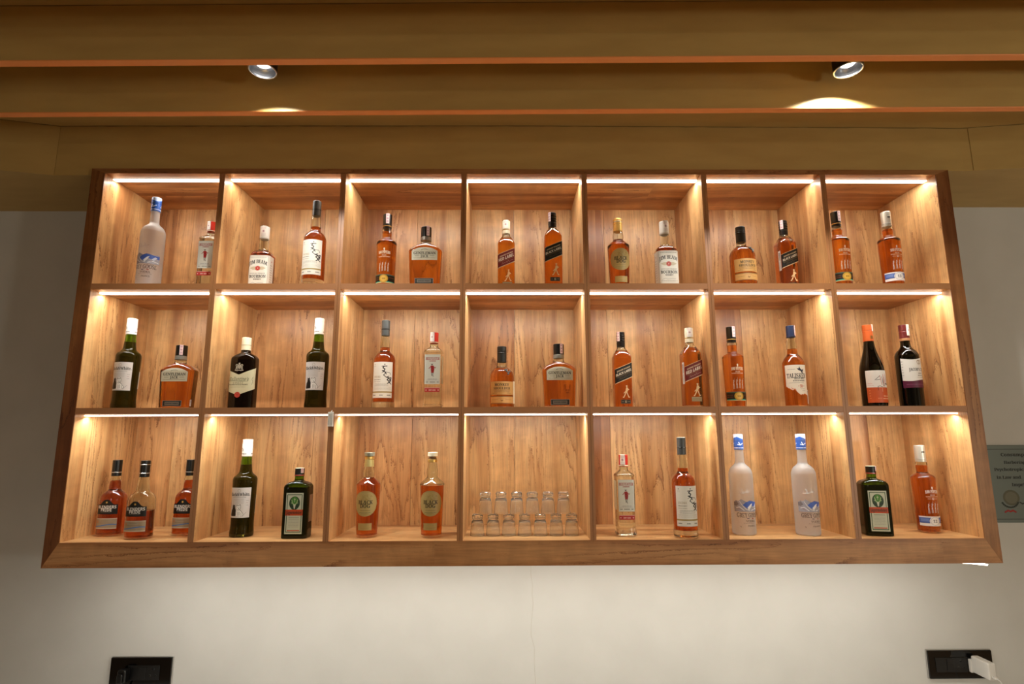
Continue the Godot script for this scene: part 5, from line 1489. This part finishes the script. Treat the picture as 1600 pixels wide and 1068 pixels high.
# [kind, row, x, z, label]
const BOTTLES := [
	["goose", 0, -1.304, -0.056, "frosted vodka bottle with blue cap, beside the half-hidden gin bottle, top left compartment"],
	["gin", 0, -1.133, -0.116, "red-capped clear gin bottle half hidden by the divider in the top left compartment"],
	["bourbon", 0, -0.943, -0.122, "white-labelled bourbon bottle standing left of a tall malt bottle in the top row"],
	["malt", 0, -0.737, -0.06, "tall grey-capped malt bottle with brush lettering, right of a bourbon bottle in the top row"],
	["pipers_dark", 0, -0.496, -0.112, "black-capped tapered scotch bottle in the top row, left of a broad whiskey bottle"],
	["gentleman", 0, -0.347, -0.067, "broad whiskey bottle in the top row, beside a black-capped tapered scotch bottle"],
	["walker_red", 0, -0.063, -0.137, "square scotch bottle with slanted red label in the top middle compartment"],
	["walker_black", 0, 0.1015, -0.062, "square scotch bottle with slanted black label beside the red-labelled one, top middle compartment"],
	["dog_capsule", 0, 0.344, -0.108, "whisky bottle with round gold label and gold neck foil in the top row"],
	["bourbon", 0, 0.502, -0.07, "white-labelled bourbon bottle to the right of a round gold-labelled bottle, top row"],
	["monkey", 0, 0.772, -0.062, "round tan-labelled malt bottle in the top row, left of a black-labelled square bottle"],
	["walker_black", 0, 0.965, -0.135, "square scotch bottle with slanted black label, right of the tan-labelled round bottle, top row"],
	["pipers_dark", 0, 1.133, -0.084, "black-capped tapered scotch bottle partly behind the divider in the top right compartment"],
	["pipers_silver", 0, 1.317, -0.084, "silver-capped tapered scotch bottle with blue band in the top right compartment"],
	["terrier", 1, -1.372, -0.1, "tall green bottle with white cap in the middle row's leftmost compartment"],
	["gentleman", 1, -1.2, -0.115, "broad whiskey bottle beside a tall green bottle at the middle row's left end"],
	["chevron", 1, -0.978, -0.12, "brown scotch bottle with cream chevron label and cream cap, middle row"],
	["terrier", 1, -0.719, -0.102, "tall green white-capped bottle to the right of the brown chevron-labelled bottle"],
	["malt", 1, -0.496, -0.146, "tall grey-capped malt bottle in the middle row, left of a clear gin bottle"],
	["gin", 1, -0.313, -0.08, "clear square gin bottle in the middle row beside a tall malt bottle"],
	["monkey", 1, -0.079, -0.15, "round tan-labelled malt bottle in the central compartment of the middle row"],
	["gentleman", 1, 0.1195, -0.098, "broad whiskey bottle in the central compartment, right of the tan-labelled bottle"],
	["walker_black", 1, 0.349, -0.15, "square scotch bottle with slanted black label in the middle row"],
	["walker_red", 1, 0.572, -0.075, "square scotch bottle with slanted red label in the middle row"],
	["pipers_dark", 1, 0.74, -0.126, "black-capped tapered scotch bottle in the middle row, left of the torn-label bottle"],
	["torn", 1, 0.946, -0.11, "malt bottle with blue cap and ragged-edged cream label, middle row"],
	["wine_orange", 1, 1.221, -0.11, "dark wine bottle with orange capsule and white and orange label"],
	["wine_creek", 1, 1.351, -0.11, "dark wine bottle with dark red capsule and white and purple label"],
	["pride_full", 2, -1.392, -0.134, "full oval whisky bottle behind the half-empty one in the bottom left compartment"],
	["pride_open", 2, -1.26, -0.075, "partly emptied oval whisky bottle in front in the bottom left compartment"],
	["pride_full", 2, -1.146, -0.142, "full oval whisky bottle half hidden by the divider, bottom left compartment"],
	["terrier", 2, -0.942, -0.108, "tall green white-capped bottle in the bottom row beside a squat liqueur bottle"],
	["stag", 2, -0.75, -0.078, "squat green liqueur bottle right of the tall green bottle, bottom row"],
	["dog_full", 2, -0.522, -0.085, "round gold-labelled whisky bottle with flared cap, the left of the bottom pair"],
	["dog_stopper", 2, -0.310, -0.08, "round gold-labelled whisky bottle with cream stopper and clear empty neck, bottom row"],
	["gin", 2, 0.330, -0.086, "clear square gin bottle in the bottom row, right of the stacked glasses"],
	["malt", 2, 0.517, -0.047, "tall dark-capped malt bottle in the bottom row beside a clear gin bottle"],
	["goose", 2, 0.728, -0.098, "left one of the two frosted vodka bottles with blue caps in the bottom row"],
	["goose", 2, 0.933, -0.081, "right one of the two frosted vodka bottles with blue caps in the bottom row"],
	["stag", 2, 1.157, -0.074, "squat dark liqueur bottle in the bottom right compartment"],
	["pipers_silver", 2, 1.361, -0.117, "silver-capped tapered scotch bottle with blue band in the bottom right compartment"],
]
const GROUPS := {"goose": "frosted vodka bottles", "gin": "clear gin bottles", "bourbon": "white-labelled bourbon bottles", "malt": "tall brush-lettered malt bottles", "pipers_dark": "black-capped tapered scotch bottles", "pipers_silver": "silver-capped tapered scotch bottles", "gentleman": "broad whiskey bottles", "walker_red": "red-labelled square scotch bottles", "walker_black": "black-labelled square scotch bottles", "dog_full": "round gold-labelled bottles", "dog_stopper": "round gold-labelled bottles", "dog_capsule": "round gold-labelled bottles", "monkey": "tan-labelled round malt bottles", "terrier": "tall green white-capped bottles", "wine_orange": "red wine bottles", "wine_creek": "red wine bottles", "pride_full": "oval whisky bottles", "pride_open": "oval whisky bottles", "stag": "squat liqueur bottles"}

func place_bottles():
	for b in BOTTLES:
		var src: Node3D = proto[b[0]]
		var o: Node3D = src.duplicate()
		o.name = numbered(String(src.name))
		add_child(o, true)
		o.position = Vector3(b[2], FLOORS[b[1]] + 0.0003, b[3])
		tag(o, b[4], "wine bottle" if b[0].begins_with("wine") else "bottle", GROUPS.get(b[0], ""))
		if b[0] == "stag" and b[2] > 0.0: o.rotation.y = -0.2
		if b[0] == "torn": o.rotation.y = -0.28
		# paper strips that only some of them carry
		if b[0] == "walker_red" and b[1] == 1 or b[0] == "walker_black" and b[2] > 0.9:
			part("price_strip", patch([pt(0.0, 0.0325, 0.0325, 6.0), pt(0.2, 0.0325, 0.0325, 6.0)], 0.078, 0.152, 0.014, -0.041, 0.0009, 0.0, 6, 4), M.barcode, o)
		if b[0] == "gentleman" and b[2] < -1.0:
			part("price_strip", patch([pt(0.0, 0.0545, 0.029, 4.5), pt(0.2, 0.06, 0.031, 4.5)], 0.01, 0.032, 0.007, 0.062, 0.0009, 0.0, 6, 4), M.barcode, o)
		if b[0] == "monkey" and b[1] == 1:
			part("peeling_label", patch([pt(0.0, 0.0443), pt(0.2, 0.0443)], 0.018, 0.096, 0.018, 0.057, 0.0015, 0.02, 8, 4), M.cream, o)

# ---------------------------------------------------------------- upside-down shot glasses in the bottom middle compartment
func build_glasses():
	var g := Node3D.new(); g.name = "shot_glass"; proto.shot = g
	# standing on its rim: the wall, then the heavy foot with its cushion
	var h := 0.070
	var outer := expand([pt(0.0, 0.0222, -1, 2, 1), pt(0.0006, 0.0232, -1, 2, 0), pt(0.02, 0.0222), pt(0.042, 0.0199), pt(0.0485, 0.0178), pt(0.0514, 0.0145, -1, 2, 1)], 4)
	var inner := expand([pt(0.0, 0.0222, -1, 2, 1), pt(0.002, 0.0215, -1, 2, 0), pt(0.02, 0.0207), pt(0.038, 0.0186), pt(0.044, 0.015), pt(0.0465, 0.009), pt(0.0475, 0.0008, -1, 2, 1)], 4)
	var b := Geo.new()
	for m in [lathe(outer, 40, false, true), lathe(inner, 40, false, true, true)]:
		var a: Array = m.surface_get_arrays(0)
		var base := b.v.size()
		b.v.append_array(a[Mesh.ARRAY_VERTEX]); b.n.append_array(a[Mesh.ARRAY_NORMAL]); b.uv.append_array(a[Mesh.ARRAY_TEX_UV])
		for i in a[Mesh.ARRAY_INDEX]: b.idx.append(base + i)
	var clear := liquid(Color(0.99, 1.0, 0.995), 0.0, 0.05, 0.05)
	part("glass_body", b.mesh(), clear, g)
	# the heavy foot is cut in facets
	part("cut_foot", faceted(lathe([pt(0.0515, 0.0152, -1, 2, 1), pt(0.0545, 0.0186, -1, 2, 1), pt(0.058, 0.0170, -1, 2, 1), pt(0.0625, 0.0190, -1, 2, 1), pt(0.0665, 0.0172, -1, 2, 1), pt(h, 0.0138, -1, 2, 1)], 11, true, true)), clear, g)
	var words := ["first", "second", "third", "fourth", "fifth", "sixth", "seventh"]
	var sp := 0.0522
	for row in 2:
		for k in 7 - row:
			var o: Node3D = g.duplicate(); o.name = numbered("shot_glass"); add_child(o, true)
			o.position = Vector3(-0.1585 + (k + row * 0.5) * sp - 0.0013, FLOORS[2] + 0.0004 + row * (h + 0.0003), -0.094)
			o.rotation.y = k * 0.7 + row
			var w: String = words[k]
			tag(o, ("upside-down shot glass, %s from the left in the %s row of stacked glasses" % [w, "lower" if row == 0 else "upper"]), "glass", "stacked upside-down shot glasses")
